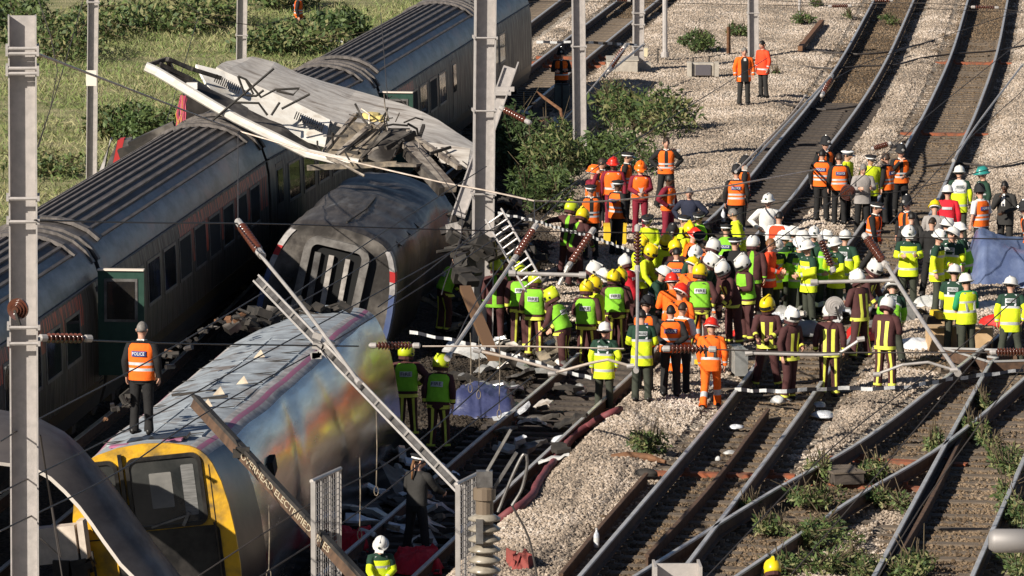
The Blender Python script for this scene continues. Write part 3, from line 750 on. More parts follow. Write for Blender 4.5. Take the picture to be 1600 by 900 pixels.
for (p, mm) in (([(512,238,122.3),(552,190,123.3),(600,196,123.3),(566,250,122.1)], m_tan), ([(575,244,122),(612,202,123.2),(640,206,123.2),(606,256,121.9)], m_soot),
                ([(668,222,122.8),(735,232,122.6),(730,262,121.8),(690,250,122)], m_pan2), ([(598,200,123.4),(640,200,123.5),(652,222,122.8),(610,230,122.6)], m_dark)):
    vs = [twp(*k) for k in p]; q = MB(); q.hexa([v+Vector((0,.02,-.06)) for v in vs]+vs); q.build('torn_plate', mm, TW)
r2 = random.Random(5)
for k in range(46):
    x = r2.uniform(500,720); y = 258-(abs(x-600)<60)*r2.uniform(0,55)-r2.uniform(0,30)+max(0,(x-640)*.35)
    a = twp(x, y, r2.uniform(121.5,123.3)); d = Vector((r2.uniform(-1,1), r2.uniform(-.6,.6), r2.uniform(-.7,.9)))*r2.uniform(.25,.75)
    q = MB(); q.tube([a, a+d*.5+Vector((r2.uniform(-.1,.1),0,r2.uniform(-.1,.1))), a+d], r2.uniform(.012,.03), 5); q.build('twisted_pipe', r2.choice([m_dark, m_alu, m_dark, m_soot]), TW)

# ---- dark torn wall, hanging red cables and a striped end behind the standing train
DW = empty('torn_coach_wall', tuple(G(300,214,1)), 0, 'dark torn coach wall standing behind the standing train with red cables hanging from it', 'wreckage')
vs = [(272,216,131),(332,205,131),(345,150,131),(285,147,131)]
q = MB(); fr = [A(*v)-DW.location for v in vs]; q.hexa([fr[0],fr[1],fr[1]+Vector((0,1.2,0)),fr[0]+Vector((0,1.2,0)),fr[3],fr[2],fr[2]+Vector((0,1.2,0)),fr[3]+Vector((0,1.2,0))]); q.build('wall', m_sootside, DW)
m_cab = M('cable_red', (.52,.07,.11), (.42,.10,.16), 9, .6); m_cyl = M('cable_yellow', (.60,.42,.05), None, rough=.6)
for k in range(22):
    x = 287+r2.uniform(-5,5); q = MB()
    q.tube([A(x, 150+r2.uniform(-2,8), 130.3)-DW.location, A(x-3+r2.uniform(-5,5), 178, 130.1)-DW.location, A(x-4+r2.uniform(-8,8), 208+r2.uniform(-8,3), 130.0)-DW.location], .016, 4)
    q.build('hanging_cable', m_cab if k % 8 else m_cyl, DW)
SE = empty('torn_striped_panel', tuple(G(180,262,0)), 0, 'white and grey coach end panel with a red stripe behind the standing train roof', 'wreckage')
for a, b, mm in ((( 151,168),(160,166),m_white),((158,178),(172,178),m_frame),((172,178),(181,188),M('panel_red', (.42,.03,.03), None, rough=.5)),((181,188),(192,199),m_frame)):
    q = MB(); lo_ = [A(a[0], 277, 131)-SE.location, A(a[1] if False else b[0], 277, 131)-SE.location]; hi_ = [A(a[1]+6, 219, 131)-SE.location, A(b[1]+6, 217, 131)-SE.location]
    bk = Vector((0,.5,0)); q.hexa([lo_[0],lo_[1],lo_[1]+bk,lo_[0]+bk,hi_[0],hi_[1],hi_[1]+bk,hi_[0]+bk]); q.build('panel', mm, SE)
q = MB(); q.bar(A(205,232,130.8)-SE.location, A(275,200,130.8)-SE.location, .5, .35); q.build('torn_beam', m_soot, SE)
q = MB(); q.bar(A(190,248,130.9)-SE.location, A(290,215,130.9)-SE.location, .8, .5); q.build('dark_shell', m_dark, SE)
# ================================================================== vegetation
m_leaf = M('leaf_green', (.055,.095,.025), (.115,.15,.045), .8, .6, lo=.35, hi=.65, spec=.3)
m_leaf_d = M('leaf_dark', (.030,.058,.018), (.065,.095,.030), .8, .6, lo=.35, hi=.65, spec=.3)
m_leaf_y = M('leaf_olive', (.13,.145,.05), (.22,.20,.09), .8, .65, lo=.35, hi=.65)
m_grass = M('grass_blade', (.19,.23,.08), (.40,.36,.19), .35, .75, lo=.36, hi=.62, c3=(.15,.20,.06), s3=.15, lo3=.45, hi3=.6)
m_stem = M('stem_brown', (.07,.05,.03), (.12,.09,.05), 6, .85)
def quad_cloud(name, P, size, asp, mats, parent=None, seed=0, droop=.0, upright=0.0):
    r = np.random.RandomState(seed); n = len(P)
    d = r.randn(n, 3); d[:, 2] = d[:, 2]*(1-upright)+upright*1.6-droop; d /= np.linalg.norm(d, axis=1, keepdims=True)
    e = np.cross(d, r.randn(n, 3)); e /= np.linalg.norm(e, axis=1, keepdims=True)
    L_ = size*(.35+1.05*r.rand(n, 1)**1.4); W_ = L_*asp
    a = P-e*W_*.25; b = P+d*L_*.5+e*W_*.5; c = P+d*L_; f = P+d*L_*.5-e*W_*.5
    co = np.stack([a, b, c, f], 1).reshape(-1, 3)
    me = bpy.data.meshes.new(name); me.vertices.add(len(co)); me.vertices.foreach_set('co', co.ravel().astype(np.float32))
    me.loops.add(4*n); me.loops.foreach_set('vertex_index', np.arange(4*n)); me.polygons.add(n)
    me.polygons.foreach_set('loop_start', np.arange(0, 4*n, 4)); me.polygons.foreach_set('loop_total', np.full(n, 4))
    for m in mats: me.materials.append(m)
    me.polygons.foreach_set('material_index', r.randint(0, len(mats), n)); me.update(calc_edges=True); me.validate()
    return obj(name, me, parent)
def bush(px, py, w_, h_, dep, label, n=2600, mats=None, leaf=.16, seed=1, dz=0, asp=.45, group='bushes on the ballast and meadow'):
    base = Gg(px, py, dz); rt = empty('bush', tuple(base), 0, label, 'bush', group)
    r = np.random.RandomState(seed); P = []
    nl = max(4, int(6+w_*3)); cl = []
    for k in range(nl):
        a = r.rand()*6.28; rr = math.sqrt(r.rand()); s = .25+.3*r.rand()
        cl.append((math.cos(a)*rr*w_*.36, math.sin(a)*rr*dep*.36, h_*(.25+.55*r.rand()*(1-.5*rr)), s))
    for k in range(n):
        c = cl[r.randint(nl)]; v = r.randn(3); v /= np.linalg.norm(v); q = (.45+.6*r.rand()**.5)*c[3]
        P.append((c[0]+v[0]*q*w_*.45, c[1]+v[1]*q*dep*.45, max(.03, c[2]+v[2]*q*h_*.75)))
    P = np.array(P)
    quad_cloud('foliage', P, leaf, asp, mats or [m_leaf, m_leaf_d], rt, seed, droop=.2)
    mb = MB()
    for c in cl: mb.tube([(c[0]*.2, c[1]*.2, -.05), (c[0]*.6, c[1]*.6, c[2]*.6), (c[0]*1.05, c[1]*1.05, c[2]+h_*.15)], [.035, .025, .01], 5)
    for k in range(30):
        c = cl[r.randint(nl)]; v = r.randn(3)*.5; mb.tube([c[:3], (c[0]+v[0]*w_*.35, c[1]+v[1]*dep*.35, abs(c[2]+v[2]*h_*.6)+.2)], [.014,.006], 4)
    mb.build('stem', m_stem, rt); return rt
def meadow():
    r = np.random.RandomState(9); n = 170000
    Y = 112+(250-112)*r.rand(n)**.9; X = grass_edge(Y)-1.0-r.rand(n)**1.2*(13+.0*Y)
    nz = fbm(X, Y, 3.0, 31); k = nz+.25*r.rand(n) > .50
    X, Y = X[k], Y[k]; P = np.stack([X, Y, np.zeros_like(X)], 1)
    o = quad_cloud('meadow_grass', P, .25, .09, [m_grass, M('grass_dry', (.34,.29,.15), (.20,.22,.08), .4, .8), m_grass, M('grass_green', (.12,.20,.05), (.20,.25,.07), .4, .8)], None, 3, upright=.6)
    tag(o, 'long green and straw-coloured meadow grass left of the standing train', None, None, 'stuff')
meadow()
LG = [m_leaf, m_leaf_d]; LD = [m_leaf_d, m_leaf_d, m_leaf]; LY = [m_leaf, m_leaf_y, m_leaf_d]
bush(70, 92, 4.6, 2.0, 8, 'large dark bramble thicket at the top left behind the left masts', 2300, LG+[m_leaf_y], .22, 1)
bush(150, 60, 3.4, 1.5, 8, 'olive bramble patch just right of the top left thicket', 1500, LY, .24, 2)
bush(15, 40, 3.6, 1.8, 10, 'light green bush in the extreme top left corner', 1800, LG, .26, 3)
bush(250, 45, 5.0, 1.2, 12, 'low scrub across the top meadow right of the second mast', 2200, LY, .25, 4)
bush(335, 40, 3.4, 1.3, 10, 'scrub at the top edge left of the third mast', 2600, LY, .25, 14)
bush(455, 82, 4.6, 1.15, 6, 'dark green bramble hiding the lone man in orange at the top', 3200, LG+[m_leaf_y], .24, 5)
bush(530, 60, 2.6, 1.3, 6, 'bramble at the right end of the top thicket near the far track', 2600, LD, .22, 15)
bush(435, 14, 3.4, 1.8, 6, 'yellowing bush at the top edge right of the third mast', 2400, LY, .24, 16)
bush(225, 225, 2.3, 1.2, 4, 'green shrub on the meadow left of the hanging red cables', 3000, LG, .17, 6)
bush(165, 215, 1.4, 1.0, 3, 'small weedy shrub beside the foot of the second mast', 1500, LY, .16, 7)
bush(75, 270, 3.0, .6, 5, 'low grey-green weeds at the meadow edge between the two left masts', 1800, LY, .15, 17)
bush(1010, 205, 3.2, 1.45, 5.5, 'large sunlit buddleia bush on the ballast right of the fourth mast', 3400, LG+[m_leaf_y], .21, 8, asp=.35)
bush(930, 262, 4.0, 1.2, 7, 'spreading dark green bush around the foot of the fourth mast', 3600, LG, .19, 9, asp=.35)
bush(865, 290, 1.9, 1.7, 4, 'drooping bush left of the fourth mast behind the orange-vested group', 3400, LG+[m_leaf_y], .19, 10, asp=.3)
bush(955, 180, 1.7, 1.3, 3, 'brown twiggy bush left of the large buddleia', 1100, [m_leaf_d, m_stem, m_leaf_y], .16, 18, asp=.3)
bush(1085, 80, 1.7, .8, 3.0, 'rounded green weed clump right of the grey pole', 1800, LG, .14, 11)
bush(1150, 55, .9, .5, 2, 'small weed tuft left of the fifth mast', 500, LG, .13, 12)
bush(1255, 40, .9, .55, 2, 'small weed on pale ballast near the thin pole at the top', 500, LG, .13, 19)
bush(1275, 12, .6, .4, 1.5, 'tiny weed at the top edge right of the thin pole', 260, LG, .12, 20)
bush(1388, 35, .9, .3, 2.5, 'patch of weed growing between the rails at the top', 420, LG, .12, 21)
bush(1325, 27, .5, .3, 1.2, 'tiny weed left of the curved track near the top', 220, LG, .1, 22)
bush(1212, 118, .4, .2, 1.0, 'tuft of weed right of the two men in orange', 160, LG, .1, 23)
bush(1008, 708, .75, .5, .9, 'bright green weed on the ballast below the paramedics', 900, LG+[m_leaf_y], .12, 24, asp=.3)
m_w = LG+[m_leaf_y]
weeds = [(1280,745,.6,.35,1.6,'weed clump beside the rail just left of the dark wooden box'),(1360,745,.8,.35,1.8,'weed clump right of the dark wooden box between the diverging rails'),
 (1275,790,1.1,.35,1.8,'broad weed clump below the dark wooden box between the diverging rails'),(1385,790,.9,.25,2.2,'thin weeds right of the diverging track before the straight rail'),
 (1285,850,1.3,.4,2.4,'tall leafy weeds just below the diverging track'),(1250,895,1.6,.4,2.0,'dense weeds at the bottom edge beside the yellow helmet'),(1330,900,1.2,.4,2,'weed mass at the bottom edge right of the yellow helmet'),
 (1410,895,1.0,.35,2.4,'weeds at the bottom edge inside the weedy straight track'),(1525,680,.5,.35,2.5,'weeds in the sharp angle where the rails meet'),(1535,632,.3,.2,1.6,'small weed between the joined rails at the right'),
 (1580,735,.8,.3,3.0,'weeds by the right rail near the right edge'),(1590,800,.9,.3,5.0,'grassy weeds outside the last rail at the right edge'),(1580,885,.9,.35,4.0,'grassy weeds under the blurred grey bar in the bottom right corner'),
 (1460,705,.4,.4,1.6,'weed climbing the rail in the middle of the turnout'),(1200,830,.6,.2,1.5,'sparse weeds on the ballast left of the leafy clump'),(1170,800,.3,.2,.8,'single weed by the rail crossing'),(1545,700,.5,.2,2,'faint weeds between the last two rails')]
for i, (x, y, w_, h_, d_, lb) in enumerate(weeds): bush(x, y, w_, h_, d_, lb, int(520+900*w_*d_*.35), m_w, .11, 40+i, asp=.35, group='weeds growing between the tracks')

# ================================================================== masts
m_steel = M('galvanised_steel', (.47,.43,.405), (.38,.35,.33), 7, .6, .15, bump=.0015, bscale=60, c3=(.40,.36,.33), s3=1.2, lo3=.55, hi3=.75)
m_conc = M('concrete', (.48,.43,.36), (.36,.32,.27), 5, .9, bump=.004, bscale=30)
def hmast(px_top, py_top, px_bot, Y, wpx, zb, label, clamps=(), rot=4.0, top=None, base=False):
    wd = wpx/ppm(Y); t = A(px_top, py_top, Y)
    b = A(px_bot, 450, Y); bx = A(px_bot, 450, Y).x
    zt = top if top is not None else t.z
    root = empty('catenary_mast', (bx, Y, zb), 0, label, 'mast', 'steel masts along the line')
    h = zt-zb; lean = (t.x-bx)/max(1, (t.z-zb))
    root.rotation_euler = (0, math.atan(lean), R(rot))
    ft = wd*.055
    for s in (-1, 1):
        q = MB(); q.box((s*(wd/2-ft/2), 0, h/2), (ft, wd*.92, h)); q.build('flange', m_steel, root)
    q = MB(); q.box((0, 0, h/2-.001), (wd-2*ft-.002, wd*.05, h)); q.build('web', m_steel, root)
    for z in clamps:
        z = z-zb; q = MB()
        q.tube([(-wd*.56, -wd*.5, z), (wd*.56, -wd*.5, z)], .022, 6); q.tube([(-wd*.56, wd*.5, z), (wd*.56, wd*.5, z)], .022, 6)
        for s in (-1, 1): q.box((s*wd*.54, 0, z), (.03, wd*1.12, .06))
        q.build('clamp', m_steel, root)
    if base:
        q = MB(); q.box((0, 0, .0), (wd*2.2, wd*2.2, .5)); q.build('footing', m_conc, root)
    return root
zA = lambda px, py, Y: A(px, py, Y).z
hmast(34.5, 24, 30, 64, 45, -.6, 'thick steel mast in the left foreground, its cut top below the photo edge', [zA(34,y,64) for y in (74,82,105,113,308,344,509,534)], 5)
hmast(146, -60, 142, 125, 17, 0, 'slim mast behind the standing train at upper left with a white plate', [zA(142,y,125) for y in (3,)], 6)
hmast(379, -60, 379, 178, 16, 0, 'slim mast rising behind the torn white panel at the top', [zA(379,55,178)], 6)
hmast(759, -60, 753, 114, 33, -.4, 'tall thick mast in the middle standing against the leaning wreck', [zA(757,y,114) for y in (58,172,302)], 5)
hmast(903, -60, 906, 146, 20, 0, 'mast standing in the bushes behind the orange-vested group', [zA(904,y,146) for y in (72,300)], 5)
hmast(998, -60, 996, 177, 16.5, 0, 'slim mast on a concrete footing at the end of the barrier tape', [zA(997,y,177) for y in (20,38,72)], 6, base=True)
hmast(1176, -60, 1175, 182, 15.5, 0, 'slim mast behind the two men in orange coats', [zA(1175,y,182) for y in (20,)], 6)
hmast(1058, 880, 1058, 45, 76, 0, 'top of a grey channel mast poking in at the bottom edge', [], 2)
def pole(px, py0, py1, Y, r, label):
    a = A(px, py1, Y); b = A(px, py0, Y); rt = empty('pole', tuple(a), 0, label, 'pole', 'thin round poles')
    q = MB(); q.tube([(0,0,0), tuple(b-a)], r, 10); q.build('shaft', m_steel, rt)
    q = MB(); q.tube([(0,0,-.05), (0,0,.12)], r*1.6, 10); q.build('collar', m_steel, rt)
pole(1039, -60, 87, 181, .085, 'grey round pole left of the green weed clump at the top')
pole(1249.5, -60, 35, 197, .055, 'thin round pole among weeds at the top right')
q = MB(); q.box((0,0,0),(.24,.02,.36)); o = q.build('plate', M('plate_white', (.75,.70,.6), None, rough=.5)); p = A(142.5,122,124.7); o.location = p; o.name = 'sign_plate'; tag(o, 'small white plate fixed to the slim mast at upper left', 'sign')

# leaning mast stump beside the tall middle mast
LM = empty('leaning_mast', tuple(A(716,338,116.5)), 0, 'broken pale mast leaning against the tall middle mast', 'mast')
a = A(716,338,116.5); b = A(797,106,119.5)
q = MB(); q.bar((0,0,0), b-a, .30, .05, (0,-1,.2)); q.build('web', m_steel, LM)
for s in (-1, 1):
    off = Vector((s*.16, 0, s*.05)); q = MB(); q.bar(off, b-a+off, .03, .28, (0,-1,.2)); q.build('flange', m_steel, LM)
q = MB(); q.box((b-a)*.86+Vector((0,-.2,0)), (.5,.1,.10)); q.box((b-a)*.83+Vector((0,-.2,0)), (.42,.1,.08)); q.build('clamp', m_steel, LM)
# wooden and metal posts / boxes on the far ballast
def boxthing(name, px, py, size, mat, label, cat, rz=0, dz=0, group=None, parts=()):
    p = Gg(px, py, 0); rt = empty(name, (p.x, p.y, p.z+dz), rz, label, cat, group)
    q = MB(); q.box((0,0,size[2]/2), size); o = q.build('body', mat, rt)
    bv = o.modifiers.new('bevel', 'BEVEL'); bv.width = min(size)*.06; bv.segments = 2
    for nm, c, s, m in parts:
        q = MB(); q.box(c, s); q.build(nm, m, rt)
    return rt
m_rust = M('rust_brown', (.13,.06,.03), (.20,.10,.05), 8, .85)
boxthing('concrete_base', 972, 112, (1.0,1.6,.42), m_conc, 'low concrete block in front of the slim mast footing', 'block', parts=[('lid',(0,0,.44),(1.05,1.65,.04),m_conc)])
boxthing('cable_box', 1098, 118, (.72,.5,.42), m_conc, 'low cable box with a dark front and pale ends below the weed clump', 'box', parts=[('front',(0,-.27,.2),(.5,.05,.34),M('front_grey', (.10,.09,.10), None)),('end_post',(-.44,-.1,.22),(.14,.5,.46),m_conc),('end_post',(.44,-.1,.22),(.14,.5,.46),m_conc)])
boxthing('steel_post', 1138, 84, (.12,.10,.92), m_rust, 'rusty upright steel post on the ballast left of the two men in orange', 'post', parts=[('flange',(.06,.08,.46),(.03,.22,.9),m_rust)])
boxthing('marker_post', 1009, 90, (.13,.1,.34), M('post_cream', (.62,.54,.36), None), 'short cream marker post right of the slim mast', 'post', parts=[('cap',(0,0,.35),(.15,.12,.03),m_conc)])
ob = MB(); a = G(1250,76,.2); b = G(1284,34,.2); ob.bar(a, b, .16, .16); o = ob.build('timber_beam', m_rust); tag(o, 'rusty brown beam lying on the pale ballast at the top right', 'beam')
for i, (x, hh) in enumerate(((1083,.42),(1108,.46),(1028,.5))):
    q = MB(); p = G(x, 110 if x > 1050 else 100, 0); q.box((0,0,hh/2), (.05,.05,hh)); q.box((0,0,hh),(.07,.07,.03)); o = q.build('fence_stake', m_dark); o.location = p
    tag(o, ['thin dark stake left of the low cable box','thin dark stake right of the low cable box','dark stake just right of the slim mast footing'][i], 'stake', 'dark stakes on the ballast')
boxthing('wooden_box', 1316, 752, (.55,.8,.20), m_slp, 'dark wooden box between the diverging rails among weeds', 'box', .25, parts=[('lid',(0,0,.21),(.58,.84,.03),m_slp_pale)])

# ================================================================== overhead line equipment
m_wire = M('wire_dark', (.05,.042,.038), None, rough=.6); m_wirel = M('wire_pale', (.62,.52,.44), (.45,.37,.30), 3, .5, .2)
m_tube = M('tube_grey', (.50,.46,.43), (.40,.37,.34), 4, .45, .3)
m_porc = M('insulator_brown', (.115,.035,.02), (.075,.028,.018), 5, .18, spec=.7)
m_porc_c = M('insulator_cream', (.34,.30,.24), (.20,.17,.13), 5, .3)
def wire(pts, label, r=.014, mat=None, sag=0):
    P = [A(*p) for p in pts]
    if len(P) > 2: P = spline(P, 1.0)
    o0 = P[len(P)//2].copy(); q = MB(); q.tube([p-o0 for p in P], r, 5); o = q.build('overhead_wire', mat or m_wire); o.location = o0
    tag(o, label, 'wire', 'fallen overhead wires'); return o
SHED = {}
def insulator(a, b, label, r=.085, n=9, mat=None):
    r *= .84
    a = A(*a); b = A(*b); d = b-a; L_ = d.length; rt = empty('insulator', tuple(a), 0, label, 'insulator', 'ribbed insulators of the overhead line')
    rt.rotation_mode = 'QUATERNION'; rt.rotation_quaternion = d.to_track_quat('Z', 'Y')
    q = MB(); q.tube([(0,0,L_*.1),(0,0,L_*.9)], r*.42, 10); q.build('core', mat or m_porc, rt)
    for z0, z1 in ((-.02, L_*.15), (L_*.85, L_+.02)):
        q = MB(); q.lathe([(r*.3,z0),(r*.75,z0+.03),(r*.75,z1-.02),(r*.3,z1)], 10); q.build('end_cap', m_tube, rt)
    key = (round(r, 3), (mat or m_porc).name)
    if key not in SHED:
        q = MB(); q.lathe([(r*.42,-.012),(r,-.022),(r*1.02,-.008),(r*.42,.03)], 14); SHED[key] = q.mesh('shed', [mat or m_porc], True)
    for k in range(n): obj('shed', SHED[key], rt, (0, 0, L_*(.2+.6*k/(n-1))))
def tube(pts, label, r=.03, mat=None, name='cantilever_tube', cat='tube'):
    P = [A(*p) for p in pts]; o0 = P[0].copy(); rt = empty(name, tuple(o0), 0, label, cat, 'broken overhead line tubes and arms')
    r *= .78
    q = MB(); q.tube([p-o0 for p in (spline(P, .3) if len(P) > 2 else P)], r, 8); q.build('tube', mat or m_tube, rt)
    for p in (P[0], P[-1]):
        q = MB(); d = (P[-1]-P[0]).normalized(); q.tube([p-o0-d*.06, p-o0+d*.06], r*1.7, 8); q.build('fitting', m_tube, rt)
    return rt
wire([(57,84,64),(110,104,76),(240,154,104),(374,205,118),(480,236,117),(565,256,116),(690,285,114.5),(756,297,113.5),(835,314,112),(905,316,113),(975,312,115),(1080,300,119),(1200,279,124),(1275,265,128)], 'pale sagging wire from the left foreground mast across the wrecks to the right', .02, m_wirel)
wire([(54,344,63.7),(240,348,75),(430,350,87),(700,359,96),(1000,364,100),(1260,368,103),(1600,374,106)], 'thin level wire crossing the whole photo behind the helmets', .012)
wire([(140,532,66),(290,537,72),(560,541,82)], 'thin level wire from the left mast insulator past the man on the roof', .012)
wire([(660,541,84),(815,541,84),(975,545,84)], 'thin level wire between the two brown insulators at mid height', .012, m_wirel)
wire([(1115,546,84),(1260,551,84),(1420,551,84),(1545,551,84)], 'thin level wire in front of the firefighters at right', .012)
insulator((62,528,65.5), (142,529,66), 'brown insulator pointing right from the left foreground mast', .075, 8)
insulator((372,346,84), (410,400,82), 'tilted brown insulator above the grey coach end', .095, 9)
insulator((578,540,83), (655,540,83), 'level brown insulator in front of the firefighters by the blue sheet', .075, 10)
insulator((838,352,93), (802,408,92), 'tilted brown insulator at the end of the long rod by the ladder', .085, 9)
insulator((928,358,93), (886,420,92), 'tilted brown insulator right of the firefighter with outstretched arms', .085, 9)
insulator((996,352,93), (996,424,93), 'upright brown insulator in front of the yellow helmets', .085, 9)
insulator((1280,368,94), (1303,424,94), 'tilted brown insulator among the white helmeted row', .085, 9)
insulator((1350,366,94), (1385,416,93.5), 'tilted brown insulator in front of the striding policeman', .10, 9)
insulator((1036,545,84), (1118,546,84), 'level brown insulator below the orange-vested policemen', .085, 9)
insulator((1548,550,84), (1612,550,84), 'level brown insulator at the right edge', .08, 9)
insulator((782,168,112), (828,192,111), 'striped insulator clamped to the tall middle mast', .085, 8)
insulator((950,112,165), (978,70,167), 'tilted insulator over the tracks left of the slim footed mast', .10, 9)
insulator((1284,150,150), (1300,118,153), 'brown insulator at the top of the tube along the curved rail', .09, 7)
insulator((1295,10,180), (1330,9,180), 'brown insulator on the top wire over the pale ballast', .085, 8)
insulator((1518,11,180), (1560,12,180), 'brown insulator on the top wire over the right track', .085, 8)
insulator((1362,233,130), (1392,224,130), 'dark insulator above the police officers at upper right', .09, 8)
insulator((1028,236,139), (1062,236,139), 'dark insulator hiding the face of a policeman in orange', .09, 8)
insulator((1395,1,185), (1362,0,185), 'insulator at the very top edge over the left curved track', .08, 7)
insulator((952,-2,185), (985,1,185), 'insulator at the very top edge above the slim mast', .08, 7)
tube([(802,408,92),(765,462,90),(700,558,87)], 'long pale rod slanting down from an insulator beside the ladder', .045)
tube([(800,427,91),(910,430,91)], 'short level tube in front of the firefighters under the tilted insulators', .045)
tube([(886,420,92),(876,440,92)], 'stub below the tilted insulator near the firefighters', .03)
tube([(1272,441,93),(1396,438,93)], 'short level tube in front of the crouching firefighter', .04)
tube([(1385,414,93.5),(1440,500,90),(1496,582,87)], 'grey rod slanting down from the insulator to the ballast', .045)
tube([(996,424,93),(996,500,90),(994,578,87)], 'upright grey rod in front of the crowd', .035)
tube([(405,396,82),(480,488,80),(560,596,78)], 'thin pale rod running beside the slotted arm over the shiny coach', .035)
tube([(1297,120,150),(1262,158,140),(1165,262,126)], 'long tube lying along the curved rail behind the orange vests', .04)
tube([(1258,150,140),(1228,188,136),(1150,268,124)], 'second thin tube beside the long one on the curved rail', .028, m_wirel)
tube([(979,72,167),(910,155,158),(850,222,150)], 'rod slanting down in front of the mast in the bushes', .035)
tube([(1005,70,172),(945,118,165)], 'pale stay tube running to the slim footed mast', .05)
tube([(745,548,86),(800,560,86),(880,582,86)], 'bent pale tube in the shade near the firefighters feet', .03, m_wirel)
tube([(862,584,85),(950,562,85),(985,572,85)], 'pale bent arm crossing in front of the white helmeted paramedic', .03, m_wirel)
tube([(1170,552,85),(1310,553,85),(1345,530,85)], 'grey tube across the firefighters legs', .032)
tube([(1370,585,86),(1410,570,86),(1450,566,86),(1490,578,86)], 'bent grey tube on the ballast at right', .03)
tube([(1597,102,130),(1530,190,122),(1490,250,116)], 'rod slanting over the right track at the right edge', .03)
# slotted arm over the shiny coach
SA = empty('slotted_arm', tuple(A(402,436,82)), 0, 'long slotted steel arm slanting over the shiny coach down to the ground', 'arm')
a = A(402,436,82); b = A(720,766,74.5); d = b-a; sdv = d.cross(Vector((0,-1,.1))).normalized()
for s in (-1, 1):
    q = MB(); q.bar(sdv*s*.058, d+sdv*s*.058, .03, .08, (0,-1,.1)); q.build('channel', m_tube, SA)
q = MB()
q.bar((0,.04,0), d+Vector((0,.04,0)), .085, .015, (0,-1,.1)); q.build('back_strip', m_frame, SA)
for k in range(14):
    q = MB(); c = d*(.04+.92*k/13); q.bar(c-sdv*.07+Vector((0,-.045,0)), c+sdv*.07+Vector((0,-.045,0)), .03, .025); q.build('rung', m_dark if k % 2 else m_tube, SA)
q = MB(); c = d*.33
for k in range(7): q.box(c+Vector((r2.uniform(-.2,.2), -.1, r2.uniform(-.15,.15))), (.14,.12,.09), Matrix.Rotation(r2.uniform(-.6,.6), 3, 'Y'))
q.build('clamp', m_tube, SA)
# thin wires all over the wreck
T = [((640,545,80),(505,700,78),'a'),]
wl = [([(0,690,62),(60,655,66),(240,560,76),(420,452,88)], 'dark wire rising from the left edge over the standing train side'),
 ([(0,770,62),(230,655,74),(400,560,80),(640,430,92),(800,340,105)], 'dark wire crossing the roof of the shiny coach'),
 ([(0,830,62),(180,740,70),(330,640,78),(560,510,88),(800,355,100),(1000,215,125),(1200,90,160)], 'long dark wire rising to the far ballast'),
 ([(310,900,72),(480,790,74),(640,700,78),(820,540,88),(900,470,92)], 'dark wire rising past the two firefighters in the shade'),
 ([(400,905,72),(560,800,76),(700,690,80),(830,590,86)], 'dark wire low over the shaded track'),
 ([(60,0,120),(90,110,118),(60,230,116)], 'pair wire hanging by the meadow'), ([(130,0,122),(95,120,118),(55,240,114)], 'dark stay wire leaning over the top left thicket'),
 ([(310,25,150),(285,110,140),(260,190,132)], 'thin stay wire leaning over the meadow'),
 ([(290,4,150),(310,20,150),(400,40,152),(520,5,156)], 'dark twisted wire at the top near the third mast'),
 ([(595,20,140),(606,160,128),(609,215,124)], 'dropper wire hanging before the ribbed coach roof'), ([(372,205,118),(372,345,100)], 'dropper wire with a clip hanging to the tilted insulator'),
 ([(1600,60,150),(1450,180,135),(1330,290,120),(1180,400,108)], 'dark wire slanting over the upper right tracks'),
 ([(1600,140,140),(1500,230,126),(1390,350,112)], 'dark wire over the ballast at the right edge'),
 ([(1200,0,190),(1300,6,186),(1450,5,184),(1600,18,184)], 'thin wire along the top edge at right'),
 ([(800,3,180),(960,3,182),(1200,8,184),(1400,12,186),(1600,20,188)], 'thin wire along the top edge over the ballast'),
 ([(1600,455,90),(1480,560,88),(1300,700,84),(1100,905,78)], 'thin dark wire in front of the firefighters down to the bottom'),
 ([(1600,570,84),(1540,650,82),(1440,790,80),(1370,905,78)], 'thin dark wire over the weedy track'),
 ([(1560,520,86),(1490,600,84),(1330,790,80),(1230,905,78)], 'thin dark wire crossing the diverging rails'),
 ([(560,215,124),(612,150,126),(680,215,122),(780,300,114)], 'loose dark wire across the torn panel'),
 ([(640,215,120),(720,330,108),(690,460,98)], 'dark wire hanging beside the leaning coach'),
 ([(700,560,87),(745,470,92),(820,370,98),(900,290,104)], 'dark wire beside the long pale rod'),
 ([(590,480,92),(660,430,96),(760,350,104)], 'pale tube wire running up to the middle mast'),
 ([(445,470,84),(600,362,98),(760,260,112)], 'dark wire over the grey coach end'),
 ([(420,500,84),(560,420,92),(700,330,102)], 'second dark wire over the grey coach end'),
 ([(62,840,66),(95,870,66),(62,680,66)], 'thin cable looped on the foreground mast'),
 ([(63,680,65),(80,790,66),(98,905,66)], 'thin cable hanging in front of the yellow cab'),
 ([(1100,350,112),(1250,310,116),(1400,300,118),(1600,250,122)], 'pale wire behind the white helmets'),
 ([(835,314,112),(835,352,93)], 'short chain dropper above the insulator by the ladder'),
 ([(1300,125,150),(1360,95,155),(1480,55,165),(1600,15,180)], 'thin wire rising from the tube to the top right corner')]
for pts, lb in wl: wire(pts, lb, .011, m_wire)
